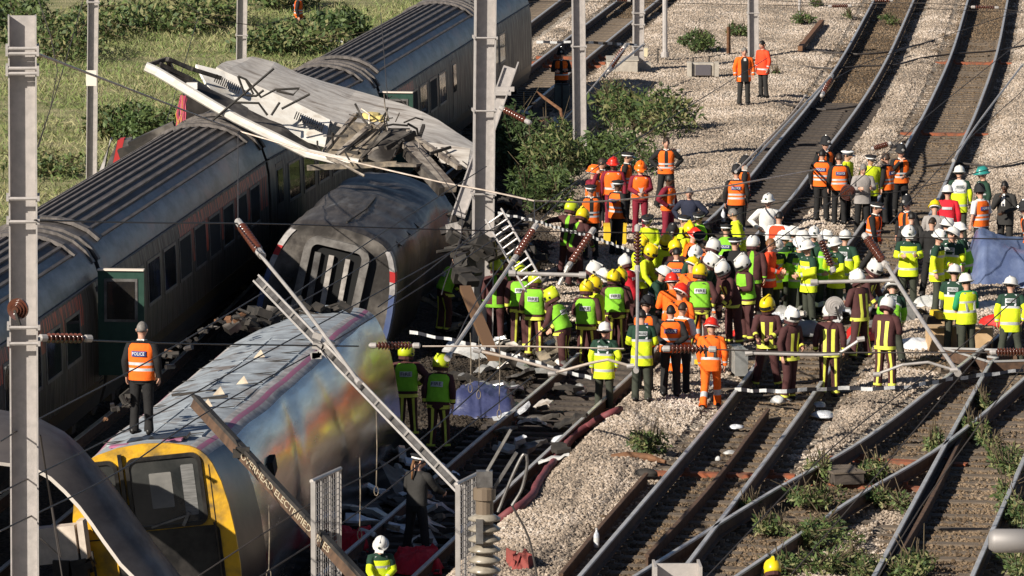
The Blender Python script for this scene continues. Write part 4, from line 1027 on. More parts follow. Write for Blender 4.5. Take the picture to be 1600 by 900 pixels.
for x, y0, y1, Y in ((562,715,828,77),(588,640,760,79),(420,790,890,75),(748,525,610,86),(780,520,640,86),(735,520,600,86)):
    q = MB(); p = A(x, y0, Y); e = A(x, y1, Y)-p
    q.tube([(0,0,0), e*.5+Vector((.01,0,0)), e], .008, 5); q.tube([e+Vector((.032*math.cos(t),0,.07*math.sin(t)-.07)) for t in np.linspace(1.57,7.85,11)], .007, 4)
    o = q.build('dropper', m_tan); o.location = p; tag(o, ["long looped dropper hanging right of the left mesh guard","looped dropper hanging below the level insulator","looped dropper hanging over the shiny side near the sign beam","looped dropper left of the blue sheet","tall looped dropper above the blue sheet","short looped dropper left of the two others by the bent tube"][[562,588,420,748,780,735].index(x)], 'dropper', 'hanging dropper wires')

# ================================================================== foreground metalwork
m_mesh = M('mesh_grey', (.30,.28,.27), None, rough=.6, metal=.4)
def guard(px0, px1, py0, py1, Y, label):
    a = A(px0, py0, Y); dxm = (px1-px0)/ppm(Y); h = a.z+.3; rt = empty('mesh_guard', (a.x, a.y, -.3), 0, label, 'guard', 'grey mesh guards in the foreground')
    zr = zA(px1, py1, Y+1.2)+.3
    n_ = 4
    for k in range(n_):
        t = k/(n_-1); q = MB(); hh = h+(zr-h)*t; q.box((dxm*t, 1.2*t, hh/2), (.065 if k in (0, n_-1) else .045, .06, hh)); q.build('upright', m_tube, rt)
    q = MB(); q.tube([(-.02,0,h),(dxm+.02,1.2,zr)], .03, 8); q.build('top_rail', m_tube, rt)
    for k in range(12):
        t = (k+.5)/12; q = MB(); hh = h+(zr-h)*t; q.box((dxm*t, 1.2*t, hh/2), (.008,.008,hh)); q.build('mesh_wire', m_mesh, rt)
    for k in range(60):
        z = h-k*.08
        if z < .2: break
        q = MB(); q.bar((0,0,z-.03),(dxm,1.2,z+(zr-h)-.03),.007,.007); q.build('mesh_wire', m_mesh, rt)
guard(489, 526, 752, 732, 73, 'left one of two grey mesh guards standing in the foreground')
guard(715, 750, 757, 737, 73, 'right one of two grey mesh guards standing in the foreground')
PI_ = empty('post_insulator', tuple(A(757,905,66)), 0, 'big ribbed cream insulator in the foreground at the bottom beside the right mesh guard', 'insulator')
zt = A(757,800,66).z-A(757,905,66).z
for k in range(7):
    q = MB(); q.lathe([(.10,-.03),(.195,-.035),(.205,-.01),(.10,.05)], 20, Matrix.Translation((0,0,zt*(k/6.5)))); o = q.build('shed', m_porc_c, PI_, True)
q = MB(); q.lathe([(.11,-1.0),(.11,zt+.15),(.14,zt+.16),(.14,zt+.3),(.07,zt+.34)], 14); q.build('core', M('insulator_tan', (.16,.12,.085), None, rough=.4), PI_)
q = MB(); q.box((0,-.02,zt+.42),(.2,.16,.2)); q.bar((0,0,zt+.45),(.33,-.1,zt+1.05),.035,.035); q.bar((.12,.0,zt+.3),(.40,0,zt+.75),.04,.04); q.box((-.06,-.2,zt*.75),(.09,.06,.3)); q.build('fitting', m_frame, PI_)
q = MB(); q.tube(spline([A(778,800,66)-PI_.location, A(800,745,66)-PI_.location, A(818,710,66)-PI_.location, A(824,722,66)-PI_.location, A(816,762,66)-PI_.location, A(800,790,66)-PI_.location], .05), .020, 8); q.build('loop', m_frame, PI_)
q = MB(); q.tube(spline([A(800,790,66)-PI_.location, A(826,840,66)-PI_.location, A(840,905,66)-PI_.location], .1), .015, 6); q.build('cable', m_wire, PI_)
q = MB(); a = A(1545,845,46); q.tube([(0,0,0),(.05,0,0),(.55,0,0)], [.07,.105,.105], 16, ell=1.0); o = q.build('foreground_bar', m_mesh, None, True); o.location = a; tag(o, 'rounded grey bar end poking in at the right edge near the bottom', 'bar')

# sign beam with lettering
SB = empty('sign_beam', tuple(A(302,628,80)), 0, 'brown beam with painted lettering slanting across the shiny coach', 'sign')
a = A(302,628,80); b = A(575,925,71); d = b-a; up = d.cross(Vector((0,1,0))).normalized()
if up.z < 0: up = -up
m_brn = M('beam_brown', (.12,.07,.042), (.07,.043,.028), 5, .65)
q = MB(); q.bar((0,0,0), d, .03, .17, up); q.build('face_plate', m_brn, SB)
q = MB(); q.bar(up*.095+Vector((0,-.02,0)), d+up*.095+Vector((0,-.02,0)), .13, .05, up); q.build('top_flange', m_dark, SB)
tm = text_mesh('OVERHEAD ELECTRIFIED LINES', .125, M('letter_cream', (.45,.38,.27), None, rough=.6), .003)
xa = d.normalized(); za = (-Vector((0,1,0))-(-Vector((0,1,0))).dot(xa)*xa).normalized(); ya = za.cross(xa)
o = obj('lettering', tm, SB); mm = Matrix((xa, ya, za)).transposed().to_4x4(); wd = max(v.co.x for v in tm.vertices)-min(v.co.x for v in tm.vertices)
mm = mm @ Matrix.Scale((d.length*.50)/wd, 4, (1,0,0)); o.matrix_local = Matrix.Translation(d*.555+za*.022) @ mm
q = MB(); q.box(d*.30+za*.05,(.16,.1,.12)); q.box(d*.32+up*.1+za*.08,(.2,.12,.08)); q.build('bracket', m_dark, SB)
# ================================================================== people
def cloth(name, c, v=.75, rough=.85, em=0):
    return M(name, c, tuple(k*v for k in c), 6, rough, bump=.014, bscale=9, lo=.35, hi=.7)
m_skin = M('skin_light', (.58,.33,.23), (.50,.27,.185), 14, .5); m_skin2 = M('skin_dark', (.10,.05,.03), None, rough=.5)
C_ = {k: cloth('cloth_'+k, c) for k, c in dict(yellow=(.72,.85,.02), lime=(.24,.60,.03), orange=(1.0,.16,.01), redorange=(.90,.075,.02), dgreen=(.012,.045,.026), tgreen=(.045,.05,.035), maroon=(.085,.022,.022), brown=(.075,.025,.024),
    wine=(.22,.012,.03), black=(.014,.013,.013), char=(.03,.028,.026), navy=(.018,.022,.045), white=(.80,.78,.74), grey=(.33,.30,.28), red=(.62,.015,.03), green=(.02,.28,.10), blue=(.03,.05,.22)).items()}
m_refl = M('reflective_silver', (.55,.56,.56), (.42,.43,.44), 8, .5, .1); m_ffy = M('band_yellow', (.78,.80,.10), (.65,.66,.08), 8, .6)
m_hwhite = M('helmet_white', (.68,.66,.62), None, rough=.38, coat=.12); m_hyel = M('helmet_yellow', (.74,.55,.01), None, rough=.38, coat=.12); m_hlime = M('helmet_lime', (.48,.56,.02), None, rough=.38, coat=.12)
m_hred = M('helmet_red', (.72,.03,.015), None, rough=.38, coat=.12); m_hor = M('helmet_orange', (.95,.16,.01), None, rough=.38, coat=.12); m_hteal = M('helmet_teal', (.03,.25,.22), None, rough=.38, coat=.12)
m_felt = M('helmet_black', (.012,.012,.014), None, rough=.8); m_visor = M('visor_dark', (.02,.02,.02), None, rough=.15); m_silver2 = M('badge_silver', (.7,.68,.64), None, rough=.3, metal=.6)
m_hairb = M('hair_brown', (.045,.025,.014), (.02,.012,.008), 30, .6); m_hairk = M('hair_black', (.010,.008,.007), None, rough=.55); m_hairg = M('hair_grey', (.22,.20,.18), (.12,.11,.10), 30, .6); m_hairl = M('hair_ginger', (.20,.09,.03), (.13,.06,.025), 30, .6)
m_boot = M('boot_black', (.012,.011,.010), None, rough=.45); m_patchb = M('patch_blue', (.03,.05,.20), None, rough=.6); m_eye = M('eye_dark', (.03,.02,.015), None, rough=.3); m_lip = M('lip', (.33,.12,.10), None, rough=.5)
m_letter_w = M('letter_white', (.78,.77,.75), None, rough=.6); m_letter_k = M('letter_dark', (.03,.03,.03), None, rough=.6); m_letter_b = M('letter_blue', (.05,.07,.28), None, rough=.6)

V3 = Vector
# arms: shoulder-relative elbow and wrist points given for the right-hand (x>0) and left-hand (x<0) side; the person faces -y
AR = dict(down=((.27,.02,1.14),(.27,-.06,.90)), hips=((.40,.06,1.19),(.22,-.10,1.03)), front=((.26,-.03,1.14),(.07,-.27,1.06)), up=((.26,-.06,1.15),(.16,-.30,1.20)),
          behind=((.29,.09,1.15),(.07,.20,1.00)), brow=((.33,-.20,1.36),(.10,-.16,1.62)), cross=((.27,-.06,1.15),(-.06,-.24,1.18)), chin=((.25,-.12,1.15),(.04,-.20,1.43)),
          reach=((.46,-.05,1.36),(.72,-.14,1.30)), hang=((.24,-.12,1.13),(.20,-.20,.88)), forward=((.25,-.20,1.20),(.20,-.46,1.12)), pocket=((.31,.05,1.15),(.24,-.04,.93)))
POSES = {  # name: (lean deg, left arm, right arm, leg style, head yaw, head pitch)
 'stand': (3,'down','down','a',0,6), 'stand2': (2,'down','pocket','b',22,4), 'look': (6,'front','front','a',-8,22), 'lookr': (4,'down','front','b',-28,10), 'hips': (2,'hips','hips','c',12,0), 'front': (4,'front','front','a',0,10),
 'behind': (2,'behind','behind','a',6,2), 'cross': (1,'cross','cross','a',0,4), 'brow': (3,'brow','down','a',10,4), 'chin': (5,'chin','front','a',10,10), 'bend': (48,'forward','forward','c',0,12), 'stoop': (26,'hang','forward','b',8,18),
 'walk': (8,'hang','down','w',0,8), 'reach': (12,'forward','reach','c',-20,14), 'crouch': (30,'forward','forward','k',0,16), 'read': (5,'up','up','a',0,26), 'step': (10,'down','hang','w',-12,14)}
LEGS = {'a': ((.11,0,.50),(.125,.03,.09),(.11,-.01,.50),(.125,.02,.09)), 'b': ((.12,-.06,.50),(.15,-.02,.09),(.10,.02,.50),(.12,.06,.09)), 'c': ((.15,-.02,.50),(.23,.02,.09),(.15,0,.50),(.22,.03,.09)),
        'w': ((.10,-.20,.54),(.11,-.24,.09),(.10,.08,.48),(.11,.36,.12)), 'k': ((.18,-.36,.42),(.16,-.10,.09),(.16,-.20,.10),(.14,.22,.10))}
def pose_data(pose):
    pn_, _, vr = pose.partition('~'); lean, la, ra, lg, yaw, pit = POSES[pn_]
    if vr:
        rv = random.Random(pn_+vr); lean += rv.uniform(-1, 13); yaw += rv.uniform(-38, 38); pit += rv.uniform(-4, 14)
        if rv.random() < .75: la, ra = rv.choice([('down','front'),('front','down'),('up','front'),('pocket','down'),('hips','down'),('down','up'),('forward','front'),('down','forward'),('cross','cross')])
        lg = rv.choice('aabcw')
    drop = .42 if lg == 'k' else (.06 if lg == 'w' else .0)
    piv = V3((0,0,.95)); ROT = Matrix.Rotation(R(lean), 3, 'X')     # lean towards -y
    hip_off = V3((0, .10 if lean > 40 else 0, -drop))
    def ub(p): p = V3(p); return ROT @ (p-piv) + piv + hip_off
    d = dict(ub=ub, hip_off=hip_off, lean=lean)
    d['sh'] = {s: ub((s*.185,.0,1.40)) for s in (-1,1)}
    for s, a in ((-1,la),(1,ra)):
        e, w_ = AR[a]; e = V3((s*e[0], e[1], e[2])); w_ = V3((s*w_[0], w_[1], w_[2]))
        if la == 'cross' and s == 1: w_.z -= .05; w_.y -= .03
        if la in ('front','behind') and ra == la and s == 1: w_.z += .03; w_.y -= .03 if la == 'front' else -.03
        if a in ('forward','hang') and lean > 20:    # arms hang down from a bent back
            sh = d['sh'][s]; L1_, L2_ = .28, .27
            d[('el',s)] = sh+V3((s*.05,-.05,-.27)).normalized()*L1_; d[('wr',s)] = d[('el',s)]+V3((-s*.03,-.16,-.20)).normalized()*L2_
        else:
            d[('el',s)] = ub(e); d[('wr',s)] = ub(w_)
    lk, lf, rk, rf = LEGS[lg]
    for s, k, f in ((-1,lk,lf),(1,rk,rf)):
        d[('hip',s)] = V3((s*.095,0,.92))+hip_off; d[('kn',s)] = V3((s*k[0],k[1],k[2])); d[('an',s)] = V3((s*f[0],f[1],f[2]))
        if lg == 'k' and s == 1: d[('an',s)] = V3((.14,.26,.10)); d[('kn',s)] = V3((.16,-.12,.08))
    nb = ub((0,.015,1.47)); d['neck'] = nb
    HR = 1.10*Matrix.Rotation(R(lean*.45), 3, 'X') @ Matrix.Rotation(R(yaw), 3, 'Z') @ Matrix.Rotation(R(pit), 3, 'X')
    d['hc'] = nb+Matrix.Rotation(R(lean*.6), 3, 'X') @ V3((0,-.03,.155)); d['HR'] = HR
    return d
def ell_ring(c, rx, ry, R3=None, n=14, pw=1.0):
    out = []
    for k in range(n):
        a = 2*math.pi*k/n; q = V3((rx*math.copysign(abs(math.cos(a))**pw, math.cos(a)), ry*math.copysign(abs(math.sin(a))**pw, math.sin(a)), 0))
        out.append((R3 @ q if R3 is not None else q)+c)
    return out
BODY = {}
def body_mesh(pose):
    if pose in BODY: return BODY[pose]
    d = pose_data(pose); mb = MB(); ub = d['ub']; RL = Matrix.Rotation(R(d['lean']), 3, 'X')
    mb.loft([ell_ring(ub((0,0,z)), rx, ry, RL) for z, rx, ry in ((.86,.11,.08),(.95,.13,.09),(1.1,.12,.08),(1.25,.135,.09),(1.38,.14,.08),(1.44,.08,.06),(1.48,.052,.055))])
    # neck and head with a face
    HC, HR = d['hc'], d['HR']
    mb.tube([ub((0,.015,1.42)), d['neck'], HC+HR @ V3((0,.02,-.05))], [.058,.054,.056], 12)
    rings = []
    for i in range(1, 15):
        th = math.pi*i/15; z = math.cos(th); rr = math.sin(th); ring = []
        for k in range(24):
            a = 2*math.pi*k/24; x, y = rr*math.cos(a), rr*math.sin(a)
            px, py, pz = x*.074, y*.096, z*.116
            f = max(0, -y)
            if z < 0: px *= 1-.22*(-z); py *= 1-.06*(-z) if y < 0 else 1-.30*(-z)
            g = lambda x0, z0, sx, sz: math.exp(-((px-x0)/sx)**2-((pz-z0)/sz)**2)*(1 if f > .3 else 0)
            py -= .028*g(0,-.018,.012,.022)+.014*g(0,.008,.010,.022)          # nose
            py += .011*(g(.031,.014,.014,.011)+g(-.031,.014,.014,.011))       # eye sockets
            py -= .007*g(0,.036,.045,.010)+.008*g(0,-.062,.022,.008)+.010*g(0,-.098,.026,.014)   # brow, lips, chin
            ring.append(HC+HR @ V3((px,py,pz)))
        rings.append(ring)
    mb.loft(rings)
    for s in (-1, 1):
        mb.tube([HC+HR @ V3((s*.072,.008,.020)), HC+HR @ V3((s*.084,.018,.014)), HC+HR @ V3((s*.080,.012,-.028))], [.011,.015,.010], 8)
        # arm, palm, five fingers
        sh, el, wr = d['sh'][s], d[('el',s)], d[('wr',s)]
        mb.tube([sh+V3((-s*.08,0,-.02)), sh, sh.lerp(el,.5), el, el.lerp(wr,.3), wr], [.05,.048,.044,.038,.037,.027], 10)
        t = (wr-el).normalized(); side = t.cross(V3((s,0,0)))
        if side.length < .2: side = V3((0,-1,0))
        side = side.normalized()                      # across the palm
        pn = side.cross(t).normalized(); 
        if pn.dot(V3((-s,0,0))) < 0: pn = -pn         # palm looks inwards
        pc = wr+t*.05
        mb.tube([wr-t*.02, wr+t*.02, wr+t*.06, wr+t*.092], [.026,.032,.038,.034], 10, ell=.55) if False else None
        rr = []
        for q, wd, th in ((-.02,.026,.022),(.015,.034,.019),(.055,.043,.018),(.095,.042,.015)):
            rr.append([wr+t*q+side*wd*math.cos(a)+pn*th*math.sin(a) for a in (2*math.pi*k/10 for k in range(10))])
        mb.loft(rr)
        for k, (o_, L_) in enumerate(((.033,.070),(.011,.080),(-.011,.074),(-.032,.056))):
            b0 = wr+t*.085+side*o_; c1 = b0+(t+pn*.25).normalized()*L_*.45; c2 = c1+(t+pn*.9).normalized()*L_*.32; c3 = c2+(t*.6+pn).normalized()*L_*.25
            mb.tube([b0-t*.02, b0, c1, c2, c3], [.0105,.0105,.0098,.0092,.008], 7)
        th0 = wr+t*.03+side*.030; th1 = th0+(t*.6+side*.8+pn*.3).normalized()*.045; th2 = th1+(t+side*.1+pn*.4).normalized()*.035
        mb.tube([th0-side*.015, th0, th1, th2], [.014,.013,.0115,.0095], 7)
        h, kn, an = d[('hip',s)], d[('kn',s)], d[('an',s)]
        mb.tube([h+V3((0,0,.02)), h.lerp(kn,.4), kn, kn.lerp(an,.35), an, an-V3((0,0,.03))], [.075,.066,.048,.046,.035,.035], 10)
        mb.tube([an+V3((0,.04,-.05)), an+V3((0,-.06,-.05)), an+V3((0,-.15,-.06))], [.03,.034,.024], 8)
    me = mb.mesh('body', [m_skin]); o = bpy.data.objects.new('tmp', me); COL.objects.link(o)
    md = o.modifiers.new('r', 'REMESH'); md.mode = 'VOXEL'; md.voxel_size = .0115; md.use_smooth_shade = True
    dg = bpy.context.evaluated_depsgraph_get(); out = bpy.data.meshes.new_from_object(o.evaluated_get(dg)); bpy.data.objects.remove(o); bpy.data.meshes.remove(me)
    out.name = 'body'; BODY[pose] = out; return out
def garment_torso(mb, d, hem, bands, colf, bulk=1.0, top=1.475, seed=0, n=18, zs_extra=()):
    """lofted coat body from hem to collar. colf(z, angle) gives a material slot."""
    base = [(.60,.215,.165),(.72,.205,.155),(.85,.198,.148),(.95,.192,.142),(1.05,.186,.134),(1.15,.188,.132),(1.25,.198,.136),(1.34,.206,.132),(1.395,.196,.116),(1.435,.150,.094),(1.475,.078,.076),(1.50,.066,.068)]
    zs = [z for z, _, _ in base if hem < z <= top]+[hem]+[b for b in bands if hem < b < top]+[top]
    zs = sorted(set(round(z, 3) for z in zs)); rings = []
    for z in zs:
        rx = float(np.interp(z, [b[0] for b in base], [b[1] for b in base]))*bulk; ry = float(np.interp(z, [b[0] for b in base], [b[2] for b in base]))*bulk
        f = smooth(.78, 1.0, z); RL = Matrix.Rotation(R(d['lean']*f), 3, 'X')
        c = d['ub']((0,0,z)) if z >= .95 else d['ub']((0,0,.95))+V3((0,0,z-.95))+V3((0,-.0015*d['lean']*(.95-z)*10,0))
        ring = ell_ring(c, rx, ry, RL, n, .86)
        for k, p in enumerate(ring):
            a = 2*math.pi*k/n; nz = mnoise.noise(V3((math.cos(a)*2.2+seed*3.1, math.sin(a)*2.2, z*7.0)))
            fold = math.sin(a*3+seed)*.012*max(0, 1.05-z)/.35
            p += (p-c)*(.075*nz+fold)
        rings.append(ring)
    mb.loft(rings, mi=lambda i, j: colf((zs[i]+zs[i+1])/2, 360.0*(j+.5)/n))
def garment_sleeve(mb, d, s, colt, r=1.0, end=1.0, seed=0):
    sh, el, wr = d['sh'][s], d[('el',s)], d[('wr',s)]
    P = [sh+V3((-s*.075,0,.005)), sh.lerp(el,.06), sh.lerp(el,.3), sh.lerp(el,.6), sh.lerp(el,.85), el, el.lerp(wr,.2), el.lerp(wr,.42), el.lerp(wr,.62), el.lerp(wr,.74), el.lerp(wr,.86), el.lerp(wr,.97)]
    rr = [.066,.080,.076,.069,.064,.064,.060,.056,.052,.050,.049,.047]
    m_ = max(4, int(len(P)*end)); P = P[:m_]; rr = [q*r*(1+.10*mnoise.noise(V3((i*1.7, s*3, seed)))) for i, q in enumerate(rr[:m_])]
    mb.tube(P, rr, 10, mi=lambda i, j: colt(i))
def garment_legs(mb, d, colf, r=1.0, seed=0):
    ho = d['hip_off']
    zs = (.80,.86,.93,1.0,1.05); w_ = ((.15,.115),(.178,.128),(.178,.126),(.168,.118),(.160,.112))
    mb.loft([ell_ring(V3((0,0,z))+ho, a*r, b*r, None, 14, .9) for z, (a, b) in zip(zs, w_)], mi=lambda i, j: colf(0, 0))
    for s in (-1, 1):
        h, kn, an = d[('hip',s)], d[('kn',s)], d[('an',s)]
        P = [h+V3((-s*.01,0,-.01)), h.lerp(kn,.3), h.lerp(kn,.65), kn, kn.lerp(an,.2), kn.lerp(an,.42), kn.lerp(an,.55), kn.lerp(an,.66), kn.lerp(an,.8), kn.lerp(an,.90), kn.lerp(an,1.0), an+(an-kn).normalized()*.035]
        rr = [.102,.098,.088,.076,.077,.074,.072,.071,.072,.075,.078,.078]
        rr = [q*r*(1+.09*mnoise.noise(V3((i*1.9, s*2, seed*1.3+5)))) for i, q in enumerate(rr)]
        mb.tube(P, rr, 12, mi=lambda i, j: colf(i+1, j))
def hm(d, p): return d['hc']+d['HR'] @ V3(p)
def headgear(kind, d, root):
    HM = Matrix.Translation(d['hc']) @ d['HR'].to_4x4()
    def lathe(prof, n=18, sx=1, sy=1.22, dz=0, mi=0, mb=None, tilt=0):
        mb = mb or MB(); mb.lathe(prof, n, HM @ Matrix.Translation((0,.008,dz)) @ Matrix.Rotation(tilt, 4, 'X') @ Matrix.Diagonal((sx, sy, 1, 1)), mi); return mb
    if kind.startswith('amb') or kind.startswith('hard'):
        mat = {'ambw': m_hwhite, 'hardr': m_hred, 'hardo': m_hor, 'hardt': m_hteal, 'hardy': m_hyel}[kind]
        mb = lathe([(.138,.018),(.146,.022),(.146,.034),(.117,.040),(.116,.075),(.106,.115),(.084,.148),(.05,.168),(.012,.175)])
        h = mb.build('helmet', [mat], root, True)
        q = MB(); q.box((0,-.165,.024), (.15,.06,.012)); q.box((0,-.01,.172), (.03,.16,.018)); q.v = [tuple(HM @ V3(v)) for v in q.v]; q.build('peak', mat, h)
        q = lathe([(.119,.002),(.121,.0),(.121,.022),(.115,.022)]); q.build('headband', m_letter_w if kind != 'ambw' else m_visor, h)
        if kind == 'ambw': q = MB(); q.box((0,-.137,.085),(.035,.012,.04)); q.v = [tuple(HM @ V3(v)) for v in q.v]; q.build('badge', C_['dgreen'], h)
    elif kind.startswith('ff'):
        mat = {'ffw': m_hwhite, 'ffy': m_hyel, 'ffl': m_hlime}[kind]
        mb = lathe([(.118,-.045),(.128,-.04),(.134,.01),(.132,.06),(.118,.112),(.09,.150),(.05,.174),(.012,.182)], sy=1.2)
        h = mb.build('helmet', mat, root, True)
        q = MB(); q.box((0,.012,.176), (.035,.22,.03)); q.box((0,.14,.075),(.035,.03,.17)); q.v = [tuple(HM @ V3(v)) for v in q.v]; q.build('comb', mat, h)
        q = MB(); pts = [(.138*math.cos(a), .008-.172*math.sin(a)) for a in np.linspace(.5, math.pi-.5, 9)]
        q.loft([[V3((x,y,.055)) for x, y in pts]+[V3((x*.97,y*.97,.055)) for x, y in reversed(pts)], [V3((x,y,.0)) for x, y in pts]+[V3((x*.97,y*.97,.0)) for x, y in reversed(pts)]]); q.v = [tuple(HM @ V3(v)) for v in q.v]; q.build('visor', m_visor, h)
        q = lathe([(.108,-.105),(.122,-.10),(.124,-.03),(.118,-.03)], sy=1.15, n=12); qv = q; h2 = q.build('neck_curtain', C_['brown'], h)
        for s in (-1, 1):
            q = MB(); q.lathe([(.0,-.01),(.022,-.01),(.022,.01),(.0,.01)], 10, HM @ Matrix.Translation((s*.134,.01,.0)) @ Matrix.Rotation(math.pi/2, 4, 'Y')); q.build('fitting', m_visor, h)
    elif kind == 'bobby':
        mb = lathe([(.135,.020),(.142,.026),(.112,.040),(.110,.075),(.102,.13),(.083,.175),(.05,.203),(.015,.212)], sy=1.2)
        h = mb.build('helmet', m_felt, root, True); q = MB(); q.lathe([(0,-.012),(.034,-.012),(.03,.012),(0,.014)], 8, HM @ Matrix.Translation((0,-.128,.095)) @ Matrix.Rotation(math.pi/2, 4, 'X')); q.build('badge', m_silver2, h)
        q = lathe([(.014,.208),(.02,.215),(.012,.232)], sy=1); q.build('boss', m_silver2, h)
    elif kind.startswith('cap'):
        mb = lathe([(.104,.030),(.106,.065),(.132,.082),(.134,.094),(.10,.108),(.02,.112)], sy=1.2, tilt=-.10); h = mb.build('cap', m_felt if kind == 'cap' else m_letter_w, root, True)
        q = lathe([(.105,.034),(.108,.036),(.108,.058),(.105,.06)], sy=1.2, tilt=-.10); q.build('cap_band', m_letter_w if kind == 'cap' else C_['navy'], h)
        q = MB(); pts = [(.105*math.cos(a), -.03-.165*math.sin(a)) for a in np.linspace(.3, math.pi-.3, 9)]
        q.loft([[V3((x,y,.028-.10*max(0,-y-.12))) for x, y in pts]+[V3((x*.9,-.11,.036)) for x, y in reversed(pts)], [V3((x,y,.020-.10*max(0,-y-.12))) for x, y in pts]+[V3((x*.9,-.11,.028)) for x, y in reversed(pts)]]); q.v = [tuple(HM @ V3(v)) for v in q.v]; q.build('peak', m_visor, h)
        q = MB(); q.box((0,-.134,.065),(.03,.012,.03)); q.v = [tuple(HM @ V3(v)) for v in q.v]; q.build('badge', m_silver2, h)
    hairm = {'brown': m_hairb, 'black': m_hairk, 'grey': m_hairg, 'ginger': m_hairl}.get(kind, m_hairb)
    hatless = kind in ('brown','black','grey','ginger')
    rings = []
    for i in range(8):
        th = (.06+.5*i/7*1.02)*math.pi; ring = []
        for k in range(20):
            a = 2*math.pi*k/20; x, y, z = math.sin(th)*math.cos(a), math.sin(th)*math.sin(a), math.cos(th)
            front = max(0, -math.sin(a)); zz = max(z, .42*front+(-.55)*(1-front)) if True else z
            kx = 1.09+.03*mnoise.noise(V3((x*5,y*5,z*5))); rad = math.sqrt(max(0, 1-min(1,zz*zz)))/max(1e-3, math.sqrt(max(1e-6, 1-z*z)))
            ring.append(V3((x*rad*.074*kx, y*rad*.096*kx+.003, zz*.116*kx+.004)))
        rings.append([HM @ p for p in ring])
    mb = MB(); mb.loft(rings)
    if not hatless: pass
    mb.build('hair', hairm, root, True)
def face_bits(d, root):
    mb = MB(); HM = Matrix.Translation(d['hc']) @ d['HR'].to_4x4()
    def e(c, r, mi): mb.lathe([(.0,-1),(.7,-.7),(1,0),(.7,.7),(.0,1)], 8, HM @ Matrix.Translation(c) @ Matrix.Diagonal((*r,1)), mi)
    for s in (-1, 1): e((s*.031,-.083,.013),(.012,.008,.006),0); mb.v = mb.v; e((s*.031,-.090,.033),(.017,.006,.004),0)
    e((0,-.094,-.060),(.022,.006,.005),1); mb.build('face', [m_eye, m_lip], root)
def patch(root, d, txt, z, wd, ht, mbk, ml, back=True, bulk=1.0, x=0):
    ry = float(np.interp(z, [.95,1.05,1.15,1.25,1.34,1.395],[.142,.134,.132,.136,.132,.116]))*bulk*1.07+.006; s = 1 if back else -1
    RL = Matrix.Rotation(R(d['lean']), 3, 'X'); c = d['ub']((x, s*ry, z)); mb = MB(); n = 5; pts = []
    for k in range(n+1):
        a = (-.5+k/n); xx = a*wd; pts.append((xx, -s*(xx*xx)*1.8))
    mb.loft([[c+RL @ V3((xx, yy+s*.004, q)) for xx, yy in pts]+[c+RL @ V3((xx, yy-s*.01, q)) for xx, yy in reversed(pts)] for q in (-ht/2, ht/2)])
    p = mb.build('patch', mbk, root)
    if txt:
        key = ('txt', txt, ml.name)
        if key not in BODY: BODY[key] = text_mesh(txt, .12, ml, .001)
        me = BODY[key]; w0 = max(v.co.x for v in me.vertices)-min(v.co.x for v in me.vertices); h0 = max(v.co.y for v in me.vertices)-min(v.co.y for v in me.vertices)
        o = obj('lettering', me, p); m = RL.to_4x4() @ Matrix.Rotation(math.pi/2, 4, 'X')
        if back: m = RL.to_4x4() @ Matrix.Rotation(math.pi, 4, 'Z') @ Matrix.Rotation(math.pi/2, 4, 'X')
        o.matrix_local = Matrix.Translation(c+RL @ V3((0, s*.012, 0))) @ m @ Matrix.Diagonal((wd*.84/w0, ht*.62/h0, 1, 1))
SEED = [0]
def ground_z(x, y): return float(fields(np.array([x]), np.array([y]))[4][0])
